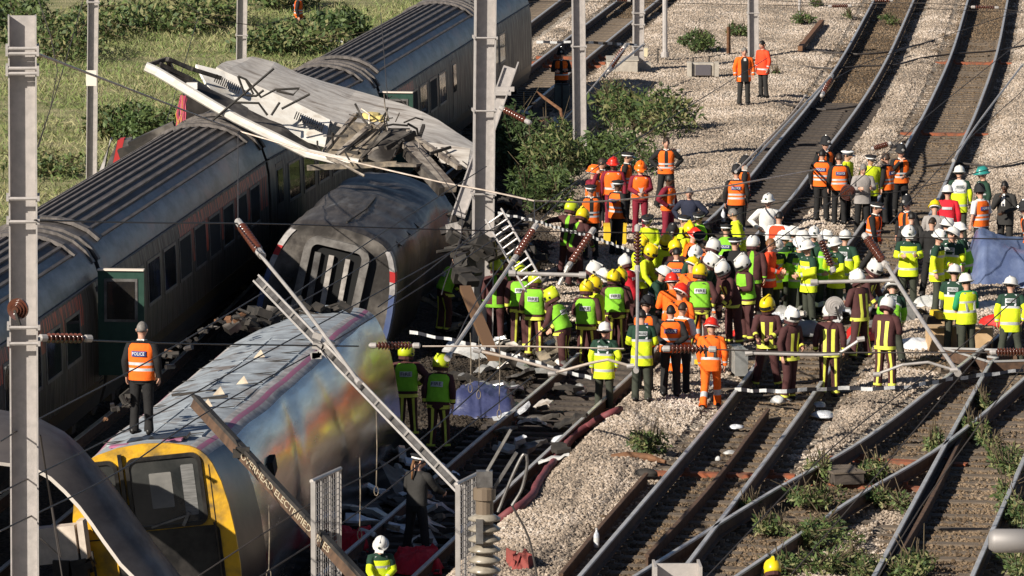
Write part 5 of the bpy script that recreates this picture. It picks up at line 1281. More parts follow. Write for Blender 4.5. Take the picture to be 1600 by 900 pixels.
def person(px, py, kit, hat, face, pose, label, scale=1.0, skin=0, group=None, ground=None, feet=None, tall=None):
    SEED[0] += 1; sd_ = SEED[0]; d = pose_data(pose); pr = random.Random(sd_)
    extra = {'ambw': .02,'ffw': .03,'ffy': .03,'ffl': .03,'bobby': .09}.get(hat, .0)
    htop = (d['hc'].z+.135+extra*1.1)*scale
    if feet is not None: p = feet
    else:
        p = G(px, py, htop)
        for _ in range(4): p = G(px, py, gz(p.x, p.y)+htop)
        p = V3((p.x, p.y, gz(p.x, p.y)))
    if pose in ('stand','stand2','look') and py > 300: pose = pose+'~'+str(sd_ % 9); d = pose_data(pose); htop = (d['hc'].z+.135+extra*1.1)*scale; p = G(px, py, gz(p.x, p.y)+htop); p = V3((p.x, p.y, gz(p.x, p.y))); face += pr.uniform(-14, 14)
    if feet is None: p.z = ground_z(p.x, p.y)+.015
    grp = group or {'amb': 'ambulance crew in hi-vis jackets','ambg': 'ambulance crew in hi-vis jackets','ambv': 'ambulance crew in hi-vis jackets','ff': 'firefighters in dark tunics','ffv': 'firefighters in lime vests','pol': 'police in orange vests','poly': 'police in yellow jackets','rail': 'rail workers in orange','mar': 'rail workers in maroon'}.get(kit, 'other people at the scene')
    root = empty('person', tuple(p), R(face)+0, label, 'person', grp)
    # the top of the head, not the feet, sits under the picture point
    off = Matrix.Rotation(R(face), 3, 'Z') @ V3((d['hc'].x, d['hc'].y, 0))*scale
    if feet is None: root.location = V3((p.x-off.x, p.y-off.y, p.z))
    root.scale = (scale*pr.uniform(.97,1.04), scale*pr.uniform(.97,1.04), scale)
    b = obj('body', body_mesh(pose), root)
    if skin: b.material_slots[0].link = 'OBJECT'; b.material_slots[0].material = m_skin2
    headgear(hat, d, root)
    c = abs(((face+180) % 360)-180)
    if c < 125: face_bits(d, root)
    mats = []; 
    def sl(m):
        if m not in mats: mats.append(m)
        return mats.index(m)
    def jacket(hem, colf, colt, bands=(), bulk=1.0, end=1.0, name='jacket'):
        mb = MB(); garment_torso(mb, d, hem, bands, colf, bulk, seed=sd_)
        for s in (-1, 1): garment_sleeve(mb, d, s, colt, bulk, end, sd_)
        ms = list(mats); o = mb.build(name, ms, root, True); autosmooth(o, 60); mats.clear()
    def vest(hem, colf, bands=(), bulk=1.09, top=1.44, name='vest'):
        mb = MB(); garment_torso(mb, d, hem, bands, colf, bulk, top, sd_)
        ms = list(mats); o = mb.build(name, ms, root, True); autosmooth(o, 60); mats.clear()
    def legs(colf, r=1.0, name='trousers'):
        mb = MB(); garment_legs(mb, d, colf, r, sd_); ms = list(mats); o = mb.build(name, ms, root, True); autosmooth(o, 60); mats.clear()
    plain = lambda m: (lambda *a: sl(m))
    Y, Lm, O = C_['yellow'], C_['lime'], C_['orange']
    if kit in ('amb', 'ambg', 'ambw'):
        lo = Lm if kit == 'ambg' else Y
        def cf(z, a):
            bk = a < 180
            if z > (1.20 if bk else 1.37): return sl(C_['dgreen']) if kit != 'ambw' else sl(C_['white'])
            if (1.155 < z <= 1.20 and bk) or (1.225 < z <= 1.27 and not bk) or .84 < z < .89: return sl(m_refl)
            return sl(lo)
        ct = lambda i: sl(C_['dgreen']) if i < 3 else sl(m_refl) if i in (9,) else sl(lo)
        jacket(.70, cf, ct, (1.37,1.27,1.225,1.20,1.155,.89,.84), 1.06); legs(plain(C_['tgreen']))
        patch(root, d, 'AMBULANCE', 1.31, .22, .085, m_refl, C_['dgreen'], True, 1.06)
        for s in (-1, 1):
            q = MB(); q.bar(d['ub']((s*.09,-.13,1.20)), d['ub']((s*.10,-.075,1.445)), .04, .012, (0,-1,0)); q.bar(d['ub']((s*.09,.135,1.20)), d['ub']((s*.10,.08,1.445)), .04, .012, (0,1,0)); q.build('reflective_strip', m_refl, root)
    elif kit == 'ambv':    # green overall under a yellow waistcoat
        g = C_['green']; jacket(.86, plain(g), plain(g)); 
        def cf(z, a): return sl(m_refl) if (1.02 < z < 1.07 or 1.22 < z < 1.26) else sl(Y)
        vest(.80, cf, (1.02,1.07,1.22,1.26)); legs(plain(C_['tgreen']))
        for s in (-1, 1):
            q = MB(); q.bar(d['ub']((s*.09,.15,1.07)), d['ub']((s*.10,.10,1.43)), .045, .012, (0,1,0)); q.bar(d['ub']((s*.09,-.15,1.07)), d['ub']((s*.10,-.10,1.43)), .045, .012, (0,-1,0)); q.build('reflective_strip', m_refl, root)
    elif kit in ('ff', 'ffv'):
        br = C_['brown'] if kit == 'ff' else C_['brown']
        def cf(z, a):
            if z < .865: return sl(m_ffy)
            if kit == 'ff' and z < 1.36 and (62 < a < 76 or 104 < a < 118 or 242 < a < 256 or 284 < a < 298): return sl(m_ffy)
            return sl(br)
        ct = lambda i: sl(m_ffy) if i in (8, 9) else sl(br)
        jacket(.80, cf, ct, (.865,), 1.06)
        if kit == 'ffv':
            vest(.92, plain(Lm), (), 1.14); patch(root, d, 'FIRE', 1.24, .23, .10, m_refl, m_letter_k, True, 1.15)
        legs(lambda i, j: sl(m_ffy) if i in (10,) or (2 <= i <= 9 and j == 2) else sl(br), 1.08)
    elif kit in ('pol', 'pols', 'polb'):
        jm = C_['white'] if kit == 'pols' else C_['black']
        jacket(.84, plain(C_['black']) if kit != 'pols' else plain(C_['white']), plain(jm), (), 1.0, .55 if kit == 'pols' else 1.0)
        def cf(z, a):
            if (1.00 < z < 1.045 or 1.09 < z < 1.135): return sl(m_refl)
            if z > 1.0 and 262 < a < 278 and kit != 'polb': return sl(C_['black'])
            return sl(O)
        vest(.86, cf, (1.0,1.045,1.09,1.135)); legs(plain(C_['black']))
        patch(root, d, 'POLICE', 1.27, .24, .085, m_patchb, m_letter_w, True, 1.10)
        q = MB(); q.tube([d['ub']((.06,-.05,1.47)), d['ub']((0,-.085,1.452)), d['ub']((-.06,-.05,1.47)), d['ub']((-.05,.06,1.48)), d['ub']((.05,.06,1.48)), d['ub']((.06,-.05,1.47))], .016, 6); q.build('collar', C_['white'], root)
    elif kit in ('poly', 'polg'):
        k = Y if kit == 'poly' else Lm
        def cf(z, a): return sl(m_refl) if (1.02 < z < 1.07) else sl(k)
        ct = lambda i: sl(m_refl) if i == 8 else sl(k if kit == 'poly' else C_['black'])
        jacket(.74, cf, ct, (1.02,1.07), 1.05); legs(plain(C_['black'])); patch(root, d, 'POLICE', 1.25, .24, .08, m_patchb, m_letter_w, True, 1.07)
    elif kit == 'rail':
        def cf(z, a): return sl(m_refl) if 1.0 < z < 1.05 else sl(O)
        jacket(.80, cf, lambda i: sl(m_refl) if i in (8,) else sl(O), (1.0,1.05), 1.03); legs(lambda i, j: sl(m_refl) if i in (6, 7) else sl(O))
        for s in (-1, 1):
            q = MB(); q.bar(d['ub']((s*.085,.142,1.05)), d['ub']((s*.095,.088,1.44)), .05, .012, (0,1,0)); q.build('harness_strap', C_['char'], root)
            q = MB(); q.bar(d['ub']((s*.085,-.142,1.05)), d['ub']((s*.095,-.088,1.44)), .05, .012, (0,-1,0)); q.build('reflective_strip', m_refl, root)
    elif kit == 'mar':
        wv = C_['wine']; jacket(.86, plain(wv), plain(wv))
        def cf(z, a): return sl(m_refl) if 1.02 < z < 1.07 else sl(O)
        vest(.90, cf, (1.02,1.07)); legs(plain(wv))
        for s in (-1, 1):
            q = MB(); q.bar(d['ub']((0,-.155,1.07)), d['ub']((s*.12,-.10,1.42)), .045, .012, (0,-1,0)); q.build('reflective_strip', m_refl, root)
    elif kit in ('ocoat', 'oopen'):
        ro = C_['redorange'] if kit == 'ocoat' else O
        def cf(z, a):
            if z > .70 and kit == 'oopen' and 238 < a < 302: return sl(C_['black'])
            return sl(m_refl) if .86 < z < .91 else sl(ro)
        jacket(.72, cf, lambda i: sl(m_refl) if i == 8 else sl(ro), (.86,.91), 1.07); legs(plain(C_['char']))
        if kit == 'oopen': q = MB(); q.box(d['ub']((0,-.13,1.40)), (.07,.02,.08)); q.build('shirt_collar', C_['white'], root)
    elif kit == 'rvest':
        jacket(.86, plain(C_['white']), plain(C_['white'])); 
        vest(.82, lambda z, a: sl(m_refl) if (55 < a < 66 or 114 < a < 125) else sl(C_['redorange']), ()); legs(plain(C_['black']))
    else:
        jm, lm, hem, br = {'suit': (C_['char'], C_['char'], .74, 1.03), 'black': (C_['black'], C_['black'], .78, 1.0), 'navy': (C_['navy'], C_['navy'], .86, 1.03), 'red': (C_['red'], C_['brown'], .80, 1.05), 'grey': (C_['grey'], C_['black'], .78, 1.02),
                           'green': (C_['dgreen'], C_['tgreen'], .80, 1.03), 'yel': (Y, C_['brown'], .80, 1.06), 'white': (C_['white'], C_['char'], .86, 1.02), 'dtun': (C_['brown'], C_['brown'], .80, 1.06), 'policewoman': (C_['char'], C_['black'], .90, 1.0)}[kit]
        def cf(z, a):
            if kit == 'suit' and z > 1.2 and 264 < a < 276: return sl(C_['white'])
            if kit == 'green' and 1.15 < z < 1.19: return sl(m_refl)
            if kit == 'yel' and 1.0 < z < 1.05: return sl(m_refl)
            if kit == 'dtun' and (z < .86 or 84 < a < 97): return sl(C_['lime'])
            return sl(jm)
        jacket(hem, cf, lambda i: sl(C_['lime'] if kit == 'dtun' and i == 9 else jm), (1.15,1.19,1.0,1.05,.86), br); legs(plain(lm))
        if kit == 'suit': q = MB(); q.bar(d['ub']((0,-.145,1.2)), d['ub']((0,-.10,1.43)), .05, .01, (0,-1,0)); q.build('tie', C_['navy'], root)
        if kit == 'red': patch(root, d, '', 1.28, .24, .06, m_refl, m_refl, True, 1.06)
    for s in (-1, 1):
        an = d[('an',s)]; kn = d[('kn',s)]; q = MB(); z0 = an.z-.09
        yaw_ = .18*s; RB = Matrix.Rotation(-yaw_, 3, 'Z')
        prof_ = [(.085,.036,.02,.085),(.05,.044,.0,.115),(-.02,.046,0,.12),(-.09,.050,0,.085),(-.15,.050,0,.066),(-.19,.036,.004,.05)]
        rr = []
        for y, hw, zl, zh in prof_:
            rr.append([V3((an.x, an.y, z0))+RB @ V3((hw*math.cos(a), y, zl+(zh-zl)*(.5+.5*math.sin(a)))) for a in (2*math.pi*k/10 for k in range(10))])
        q.loft(rr); q.tube([V3((an.x,an.y+.01,z0+.06)), an+(kn-an).normalized()*.10], [.052,.058], 10); q.build('boot', m_boot, root, True)
    return root
PEOPLE = [
# px, py(head top), kit, hat, facing (0 camera, 90 right, 180 away, -90 left), pose, label
(941,245,'pol','brown',60,'stand2','bare-headed man in dark jacket and orange vest behind the red-helmeted workers, facing right'),
(958,250,'mar','hardr',0,'stand','maroon-clad rail worker in a dark red helmet and orange vest, facing the camera',1.0,1),
(981,240,'pol','cap',75,'stand','policeman in peaked cap and orange vest at the back of the group, facing right'),
(1001,260,'mar','hardo',5,'look','rail worker in orange helmet and crossed silver straps looking down'),
(928,262,'mar','hardo',55,'brow','maroon-sleeved rail worker in orange helmet raising a hand to the brow'),
(923,291,'pol','cap',10,'stand','policeman in cap and orange vest with arms hanging, left front of the orange group'),
(966,284,'polb','cap',130,'stand','capped policeman in orange vest seen from behind with dark sleeves, beside the yellow case',1.0,1),
(1041,220,'pol','brown',0,'hips','officer in orange vest whose face is hidden by a brown insulator'),
(1046,267,'mar','black',60,'hips','man in maroon overalls with open orange vest, hand on hip and feet wide',1.0,1),
(1077,287,'navy','grey',-20,'hips','grey-haired man in navy blue overalls with hands on hips'),
(1151,250,'polb','bobby',175,'stand','policeman seen from behind by the curved rail, blue patch on orange vest'),
(1165,237,'pol','bobby',90,'stand','policeman in tall dark helmet facing right beside the curved rail'),
(893,320,'dtun','ffl',150,'reach','firefighter in dark tunic with lime stripes stretching an arm out, left of the group'),
(910,330,'dtun','ffy',140,'stoop','firefighter half hidden behind the one stretching out an arm'),
(1163,77,'oopen','grey',10,'stand','stout man in open orange coat and dark jumper standing on the far ballast'),
(1191,67,'ocoat','black',-50,'stand','dark-haired man in long bright orange coat on the far ballast'),
(877,74,'pol','bobby',0,'cross','policeman with folded arms standing at the far end of the train'),
(468,-14,'pol','ginger',80,'stand','lone person in orange vest among the bushes at the top edge'),
(1290,214,'pol','bobby',30,'stand','policeman in tall helmet behind two orange-vested backs at upper right'),
(1285,238,'polb','black',165,'stand','officer seen from behind, leftmost of the upper right group, orange vest and blue patch'),
(1311,240,'polb','brown',-170,'stand','second orange-vested back from the left in the upper right group'),
(1325,234,'poly','capw',60,'stand','police officer in yellow jacket and white-topped cap in the upper right group'),
(1349,250,'grey','grey',10,'read','grey-jacketed man holding papers in the middle of the upper right group'),
(1361,236,'poly','cap',20,'stand','capped officer in yellow jacket behind the grey-jacketed man'),
(1384,234,'polb','brown',-120,'stand','man in orange vest with pale grey sleeves facing left in the upper right group'),
(1408,218,'pol','bobby',5,'chin','policeman in tall helmet and orange vest with both hands raised to his chest'),
(1370,310,'pol','cap',60,'walk','policeman in dark uniform and orange vest striding in front of the upper right group'),
(1417,298,'pol','bobby',-35,'stand','policeman in tall helmet facing left, orange vest, behind the dark-suited back'),
(1424,325,'suit','black',170,'stand','dark-suited back in front of the helmeted policeman'),
(1461,318,'grey','hardy',165,'look','grey-haired person in yellow hard hat seen from behind'),
(1481,294,'red','ambw',170,'stand','person in red jacket and white helmet seen from behind'),
(1499,264,'ambw','ambw',178,'stand','white helmet and white-shouldered hi-vis back, topmost of the right-hand cluster'),
(1535,268,'green','hardt',-70,'stand','person in teal helmet and dark green jacket facing left'),
(1531,289,'pols','bobby',-140,'stand','policeman in white shirt sleeves and orange vest beside the blue sheet'),
(1570,288,'suit','black',-25,'chin','man in dark suit with hand at chin behind the blue sheet',1.0,1),
(1603,312,'pol','bobby',-60,'stand','orange-vested person cut by the right edge behind the blue sheet'),
(1420,354,'amb','ambw',0,'read','smiling ambulance man in white helmet holding papers, facing the camera'),
(1468,365,'amb','ambw',70,'lookr','ambulance crew member in long yellow jacket facing right beside the man with papers'),
(1481,347,'amb','ambw',120,'stand','white helmet at the back of the cluster left of the blue sheet'),
(1488,361,'amb','ambw',160,'look','ambulance crew member in yellow seen from behind, dark shoulders, before the blue sheet'),
(1499,354,'ambg','ambw',-100,'stand','ambulance crew member in lime jacket nearest the blue sheet'),
(1457,344,'black','brown',170,'stand','brown-haired person in dark coat seen from behind, left of the white helmet cluster'),
(1492,416,'amb','ambw',175,'stand','ambulance back with big white shoulder patch, left of the pair near the boxes'),
(1509,423,'ambv','ambw',-150,'front','green-sleeved ambulance worker with yellow waistcoat, right of the pair near the boxes'),
(1580,428,'amb','ambw',180,'stand','lone ambulance worker seen from behind at the right edge by the rails'),
(1213,367,'amb','ambw',20,'look','white-helmeted ambulance worker at the left end of the row behind the orange coat'),
(1225,356,'ambg','ambw',35,'stand','second white helmet from the left in the ambulance row'),
(1238,350,'ambg','ambw',80,'stand','tallest white helmet in the left half of the ambulance row'),
(1254,356,'amb','ambw',-40,'stand','white helmet right behind the ambulance worker with the green sleeve'),
(1250,366,'ambg','ambw',20,'look','white helmet partly hidden at the shoulder of the ambulance worker with the green sleeve'),
(1261,371,'amb','ambw',-60,'front','foremost ambulance worker of the row, long yellow coat with dark green sleeve, facing left'),
(1272,350,'green','ambw',-10,'stand','white helmet above a dark green jacket in the middle of the ambulance row'),
(1291,356,'ambg','ambw',20,'stand','white helmet behind the upright brown insulator of the ambulance row'),
(1304,365,'amb','ambw',-60,'chin','ambulance worker holding a hand to the face, right part of the row'),
(1321,356,'amb','ambw',165,'stand','rightmost ambulance worker of the row, dark green shoulders, seen from behind'),
(1204,372,'ocoat','ginger',70,'front','ginger-haired man in long red-orange coat writing in his hands'),
(1218,333,'rvest','black',170,'stand','dark-haired person with red vest over white shirt seen from behind'),
(1200,308,'white','ambw',5,'stand','person in white shirt and white helmet beyond the crowd facing the camera'),
(1146,320,'poly','grey',-85,'stand','balding man in long yellow jacket facing left beside the rail'),
(1012,330,'poly','cap',20,'stand','capped policeman in yellow jacket at the left end of the second row'),
(1051,341,'poly','bobby',15,'look','policeman in tall helmet and yellow jacket in the second row'),
(1069,330,'poly','cap',10,'stand','capped policeman in yellow jacket behind the yellow-helmeted firefighter'),
(1092,326,'polg','cap',0,'stand','capped policeman in dark tunic and lime vest facing the camera'),
(1077,344,'yel','ffy',60,'look','firefighter in yellow helmet and yellow jacket facing right in the second row'),
(1085,356,'rail','hardr',90,'look','red-helmeted rail worker just right of the yellow-jacketed firefighter'),
(1093,358,'black','cap',0,'look','policeman in dark tunic and cap facing the camera in mid crowd'),
(1041,362,'yel','ffy',40,'look','yellow helmet bent over at the left middle of the crowd'),
(1055,371,'dtun','ffy',180,'look','yellow helmet seen from behind above the orange police back'),
(1016,377,'yel','ffy',70,'stoop','firefighter in yellow helmet bending to the right beside the upright insulator'),
(1002,364,'yel','ffy',60,'look','yellow helmet half hidden behind the upright brown insulator'),
(1057,381,'polb','black',175,'stand','dark-haired back with broad silver and blue bands on orange in mid crowd'),
(1087,386,'green','ambw',5,'look','white-helmeted man with dark face facing the camera in mid crowd',1.0,1),
(1103,369,'rail','brown',-60,'look','bare-headed man in orange facing left behind a grey helmet'),
(1115,378,'dtun','ffw',160,'look','grey-white firefighter helmet seen from behind in mid crowd'),
(1135,351,'polg','cap',170,'stand','lime-vested police back with blue band in mid crowd'),
(1149,373,'black','cap',170,'stand','dark uniformed police back with black and white cap in mid crowd'),
(1177,372,'dtun','ffw',160,'stand','tall firefighter in white helmet and dark tunic left of the red-orange coat'),
(1161,402,'ffv','ffw',-70,'look','firefighter in white and yellow helmet with lime vest facing left'),
(1129,416,'ff','ffw',-60,'stoop','firefighter in white helmet bending down over the equipment, facing left'),
(1111,402,'green','ffw',60,'stoop','white helmet bending to the right in the middle of the crowd'),
(1094,419,'ffv','ffy',178,'stand','lime-vested firefighter back in yellow helmet behind the camera tripod'),
(1082,410,'rail','hardy',170,'look','orange-clad person in lime-yellow helmet in mid crowd'),
(1036,411,'green','ambw',70,'stoop','white-helmeted medic in dark green with silver shoulders, bending to the right'),
(1050,435,'rail','hardr',178,'stand','red-helmeted orange back, upper one of two behind the policemen'),
(1064,452,'rail','hardr',170,'look','red-helmeted orange back, lower one of two behind the policemen'),
(1048,483,'polb','black',178,'behind','policeman with hands clasped behind his back, blue patch on orange vest'),
(1067,477,'pols','brown',150,'front','man in orange with pale collar right beside the policeman with clasped hands'),
(1112,493,'rail','hardr',172,'step','rail worker in full orange suit and red helmet with dark straps carrying a case'),
(1010,466,'polb','bobby',165,'look','policeman in tall black helmet and orange vest behind the dark-haired paramedic'),
(1003,491,'amb','black',178,'front','dark-haired paramedic in bright yellow jacket seen from behind'),
(945,499,'amb','ambw',178,'stand','white-helmeted paramedic in yellow jacket seen from behind, leftmost on the ballast'),
(977,396,'red','ffw',-110,'look','white helmet above a red jacket left of the upright grey rod'),
(928,405,'yel','ffw',70,'look','white-helmeted person in yellow facing right at the left of the crowd'),
(942,416,'green','ambw',70,'look','white helmet and green jacket behind the yellow helmets at left'),
(959,418,'ffv','ffy',178,'stand','lime-vested firefighter in yellow helmet seen from behind, right one of the left pair'),
(969,415,'dtun','ffy',150,'look','yellow helmet just behind the right lime-vested firefighter of the left pair'),
(917,434,'ffv','ffy',175,'stand','lime-vested firefighter in yellow helmet seen from behind, left one of the left pair'),
(929,428,'yel','ffy',140,'look','second yellow helmet behind the left lime-vested firefighter'),
(862,446,'ffv','ffl',-120,'stoop','lime-vested firefighter stooping to the left in the shade'),
(836,430,'ffv','ffl',175,'stand','lime-vested back with silver bands standing in the shade by the tube'),
(775,409,'dtun','ffl',170,'stand','yellow helmet and dark tunic with lime stripes right of the tall middle mast'),
(791,404,'polg','hardy',150,'look','lime-jacketed person in the shade behind the ladder'),
(812,418,'ffv','ffl',170,'look','person in lime between the ladder and the long rod'),
(713,396,'ffv','black',110,'stoop','lime-vested person leaning at the side of the grey coach in the shade'),
(1199,459,'ff','ffy',-15,'stand','firefighter in yellow helmet facing the camera, left of the row on the ballast'),
(1238,476,'ff','ffw',40,'stand','firefighter in white helmet facing right, second of the row on the ballast'),
(1297,470,'ff','ffw',178,'stand','firefighter seen from behind with a grey pulley wheel hanging by his helmet'),
(1387,469,'ff','ffw',160,'look','firefighter in white helmet at the right end of the row on the ballast'),
(1367,402,'ff','ffw',60,'stoop','bending firefighter in white helmet behind the short level tube'),
(1395,441,'ambg','ambw',170,'bend','hi-vis person bent double among the equipment behind the level tube'),
(1340,418,'ff','ffw',-150,'look','firefighter in dark red behind the pulley wheel, facing away to the left'),
(635,542,'ffv','ffl',178,'stand','lime-vested firefighter standing at the end of the shiny coach, left of two in the shade'),
(689,557,'ffv','ffl',175,'stand','lime-vested firefighter in the shade beside the blue sheet, right of two'),
(655,702,'policewoman','cap',150,'stand','policewoman with plaited hair in dark trousers on the shaded track'),
(595,831,'amb','ambw',0,'look','ambulance man in white helmet looking down at the bottom edge',.82),
(1207,879,'ff','ffy',178,'look','yellow helmet poking in at the bottom edge',.86),
]
for P_ in PEOPLE:
    a = list(P_)+[1.0, 0][len(P_)-7:]
    pr_ = person(*a[:7], scale=a[7], skin=a[8])
    if a[2] == 'policewoman':
        d_ = pose_data('stand'); mb = MB(); mb.tube([hm(d_, (.0,.10,.02)), hm(d_, (.01,.125,-.08)), hm(d_, (-.01,.13,-.18)), hm(d_, (0,.12,-.27))], [.03,.026,.022,.012], 8); mb.build('plait', m_hairl, pr_, True)
# the man on the roof of the cab car stands on its roof
pf = A(222, 681, w1a.y+.75); pf.z = W1T-3.62+3.60
tr = person(0, 0, 'polb', 'grey', 165, 'stand', 'policeman in orange vest standing on the roof of the yellow-ended car', feet=pf, scale=1.0)
# ================================================================== loose things
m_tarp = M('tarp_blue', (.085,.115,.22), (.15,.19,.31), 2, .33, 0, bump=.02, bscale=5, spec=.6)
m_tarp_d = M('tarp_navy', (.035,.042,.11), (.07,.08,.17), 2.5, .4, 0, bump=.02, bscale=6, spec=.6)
def drape(name, px0, px1, py, Ydep, hgt, mat, label, cat, seed, z=0.0, shape=None):
    a = Gg(px0, py); b = Gg(px1, py); wd = (b-a).length; o0 = (a+b)/2; nx, ny = 34, 22; vs = []; fs = []
    for j in range(ny+1):
        for i in range(nx+1):
            u = i/nx; v = j/ny; x = (u-.5)*wd; y = (v-.1)*Ydep
            e = min(1, 6*min(u, 1-u))*min(1, 4*min(v, 1-v)); hh = shape(u, v) if shape else 1
            zz = hgt*smooth(0, 1, e)*hh*(.85+.3*mnoise.noise(V3((u*3+seed, v*3, 1))))
            zz += .07*abs(mnoise.noise(V3((u*9+seed, v*7, 2))))+.03*mnoise.noise(V3((u*20, v*20, seed)))
            vs.append((x+.12*mnoise.noise(V3((u*4, v*5, seed+4))), y+.12*mnoise.noise(V3((u*4, v*5, seed+8))), max(.02, zz)))
    for j in range(ny):
        for i in range(nx): k = j*(nx+1)+i; fs.append((k, k+1, k+nx+2, k+nx+1))
    mb = MB(); mb.add(vs, fs); o = mb.build(name, mat, None, True); o.location = o0
    md = o.modifiers.new('thick', 'SOLIDIFY'); md.thickness = .012; tag(o, label, cat); return o
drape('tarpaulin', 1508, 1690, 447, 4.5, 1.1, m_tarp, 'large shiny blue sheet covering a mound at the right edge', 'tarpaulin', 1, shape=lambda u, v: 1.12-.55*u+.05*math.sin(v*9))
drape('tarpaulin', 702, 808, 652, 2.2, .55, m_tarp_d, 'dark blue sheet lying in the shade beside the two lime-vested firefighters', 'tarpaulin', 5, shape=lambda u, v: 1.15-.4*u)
m_redc = M('cloth_red', (.24,.008,.015), (.15,.007,.012), 4, .8, bump=.02, bscale=6)
drape('red_cloth', 612, 690, 896, 1.8, .25, m_redc, 'dark red cloth heap on the track at the bottom beside the ambulance man', 'cloth', 9)
drape('red_cloth', 520, 576, 862, 1.6, .25, m_redc, 'dark red cloth behind the left mesh guard', 'cloth', 11)
drape('red_cloth', 455, 505, 838, 1.2, .2, m_redc, 'small dark red cloth by the foot of the shiny coach', 'cloth', 12)
drape('red_cloth', 792, 832, 894, .9, .25, M('cloth_rust', (.30,.06,.05), (.2,.05,.04), 4, .8), 'crumpled rust-red canvas on the ballast at the bottom by the cable loop', 'cloth', 13)
# boxes, cases and bags
m_card = M('cardboard', (.50,.34,.19), (.42,.28,.15), 5, .85); m_case = M('case_silver', (.52,.51,.48), (.42,.41,.39), 6, .4, .5); m_cased = M('case_grey', (.30,.30,.29), (.24,.24,.23), 6, .5, .2)
m_yb = M('case_yellow', (.75,.50,.03), None, rough=.5); m_redp = M('bag_red', (.62,.02,.015), (.45,.015,.012), 5, .6, bump=.01)
m_whitep = M('sheet_white', (.60,.59,.57), (.42,.42,.41), 6, .5, bump=.01); m_clear = M('plastic_clear', (.60,.62,.66), (.75,.76,.78), 7, .15, bump=.02, bscale=12, spec=.8)
boxthing('cardboard_box', 1472, 548, (.62,.5,.52), m_card, 'open cardboard box on the ballast left of the green-sleeved pair', 'box', .1, group='cardboard boxes', parts=[('flap',(-.2,-.3,.53),(.3,.2,.02),m_card),('flap',(.2,.3,.54),(.3,.2,.02),m_card)])
boxthing('cardboard_box', 1528, 548, (.62,.5,.50), m_card, 'cardboard box on the ballast right of the green-sleeved pair', 'box', -.1, group='cardboard boxes', parts=[('flap',(-.1,-.3,.51),(.4,.2,.02),m_card)])
boxthing('metal_case', 1092, 574, (.30,.28,.24), m_case, 'small silver case with a yellow label behind the orange rail worker', 'case', parts=[('label',(.0-.03,-.145,.13),(.13,.012,.1),m_yb),('handle',(0,0,.255),(.14,.03,.03),m_cased)])
boxthing('metal_case', 1153, 582, (.24,.85,.52), m_case, 'tall grey equipment case standing right of the orange rail worker', 'case', .12, parts=[('rim',(0,-.43,.26),(.26,.03,.54),m_cased),('handle',(.0,-.1,.53),(.04,.2,.03),m_cased)])
boxthing('tool_case', 961, 383, (.55,.35,.5), m_yb, 'yellow equipment case on the ballast beside the capped policeman', 'case', parts=[('handle',(0,0,.53),(.2,.03,.05),m_dark),('lid',(0,0,.50),(.57,.37,.03),m_yb)])
boxthing('equipment_case', 1408, 500, (.55,.45,.34), m_cased, 'dark grey equipment case among the scattered kit', 'case', .2, parts=[('lid',(0,0,.35),(.57,.47,.03),m_cased)])
boxthing('equipment_case', 1352, 470, (.4,.4,.30), m_case, 'pale grey case among the kit behind the level tube', 'case', -.3, parts=[('lid',(0,0,.31),(.42,.42,.03),m_cased)])
boxthing('breathing_set', 1462, 515, (.42,.4,.3), m_dark, 'yellow and black breathing set lying by the cardboard boxes', 'equipment', .3, parts=[('cylinder',(.0,-.1,.34),(.16,.5,.14),m_yb),('strap',(.15,0,.32),(.05,.42,.03),m_yb)])
boxthing('cabinet', 878, 177, (.46,.4,.86), M('cabinet_grey', (.10,.115,.10), (.075,.085,.075), 5, .6), 'grey-green cabinet standing in front of the policeman with folded arms', 'cabinet', parts=[('post',(0,-.22,.45),(.05,.05,.95),m_dark),('lid',(0,0,.87),(.4,.36,.04),m_dark)])
def lump(name, px, py, size, mat, label, cat, seed, group=None):
    p = Gg(px, py); mb = MB(); n_ = 16; rings = []
    for i in range(9):
        th = math.pi*(.02+.5*i/8); z = math.cos(th); rr = math.sin(th)
        rings.append([V3((rr*math.cos(a)*size[0]/2*(1+.35*mnoise.noise(V3((math.cos(a)*1.6+seed, math.sin(a)*1.6, z)))), rr*math.sin(a)*size[1]/2*(1+.35*mnoise.noise(V3((math.cos(a)*1.6, math.sin(a)*1.6+seed, z*2)))),
                     z*size[2]*(1+.3*mnoise.noise(V3((math.cos(a)*2+seed, math.sin(a)*2, 3)))))) for a in (2*math.pi*k/n_ for k in range(n_))])
    mb.loft(rings); o = mb.build(name, mat, None, True); o.location = p; o.rotation_euler = (0,0,seed); tag(o, label, cat, group); return o
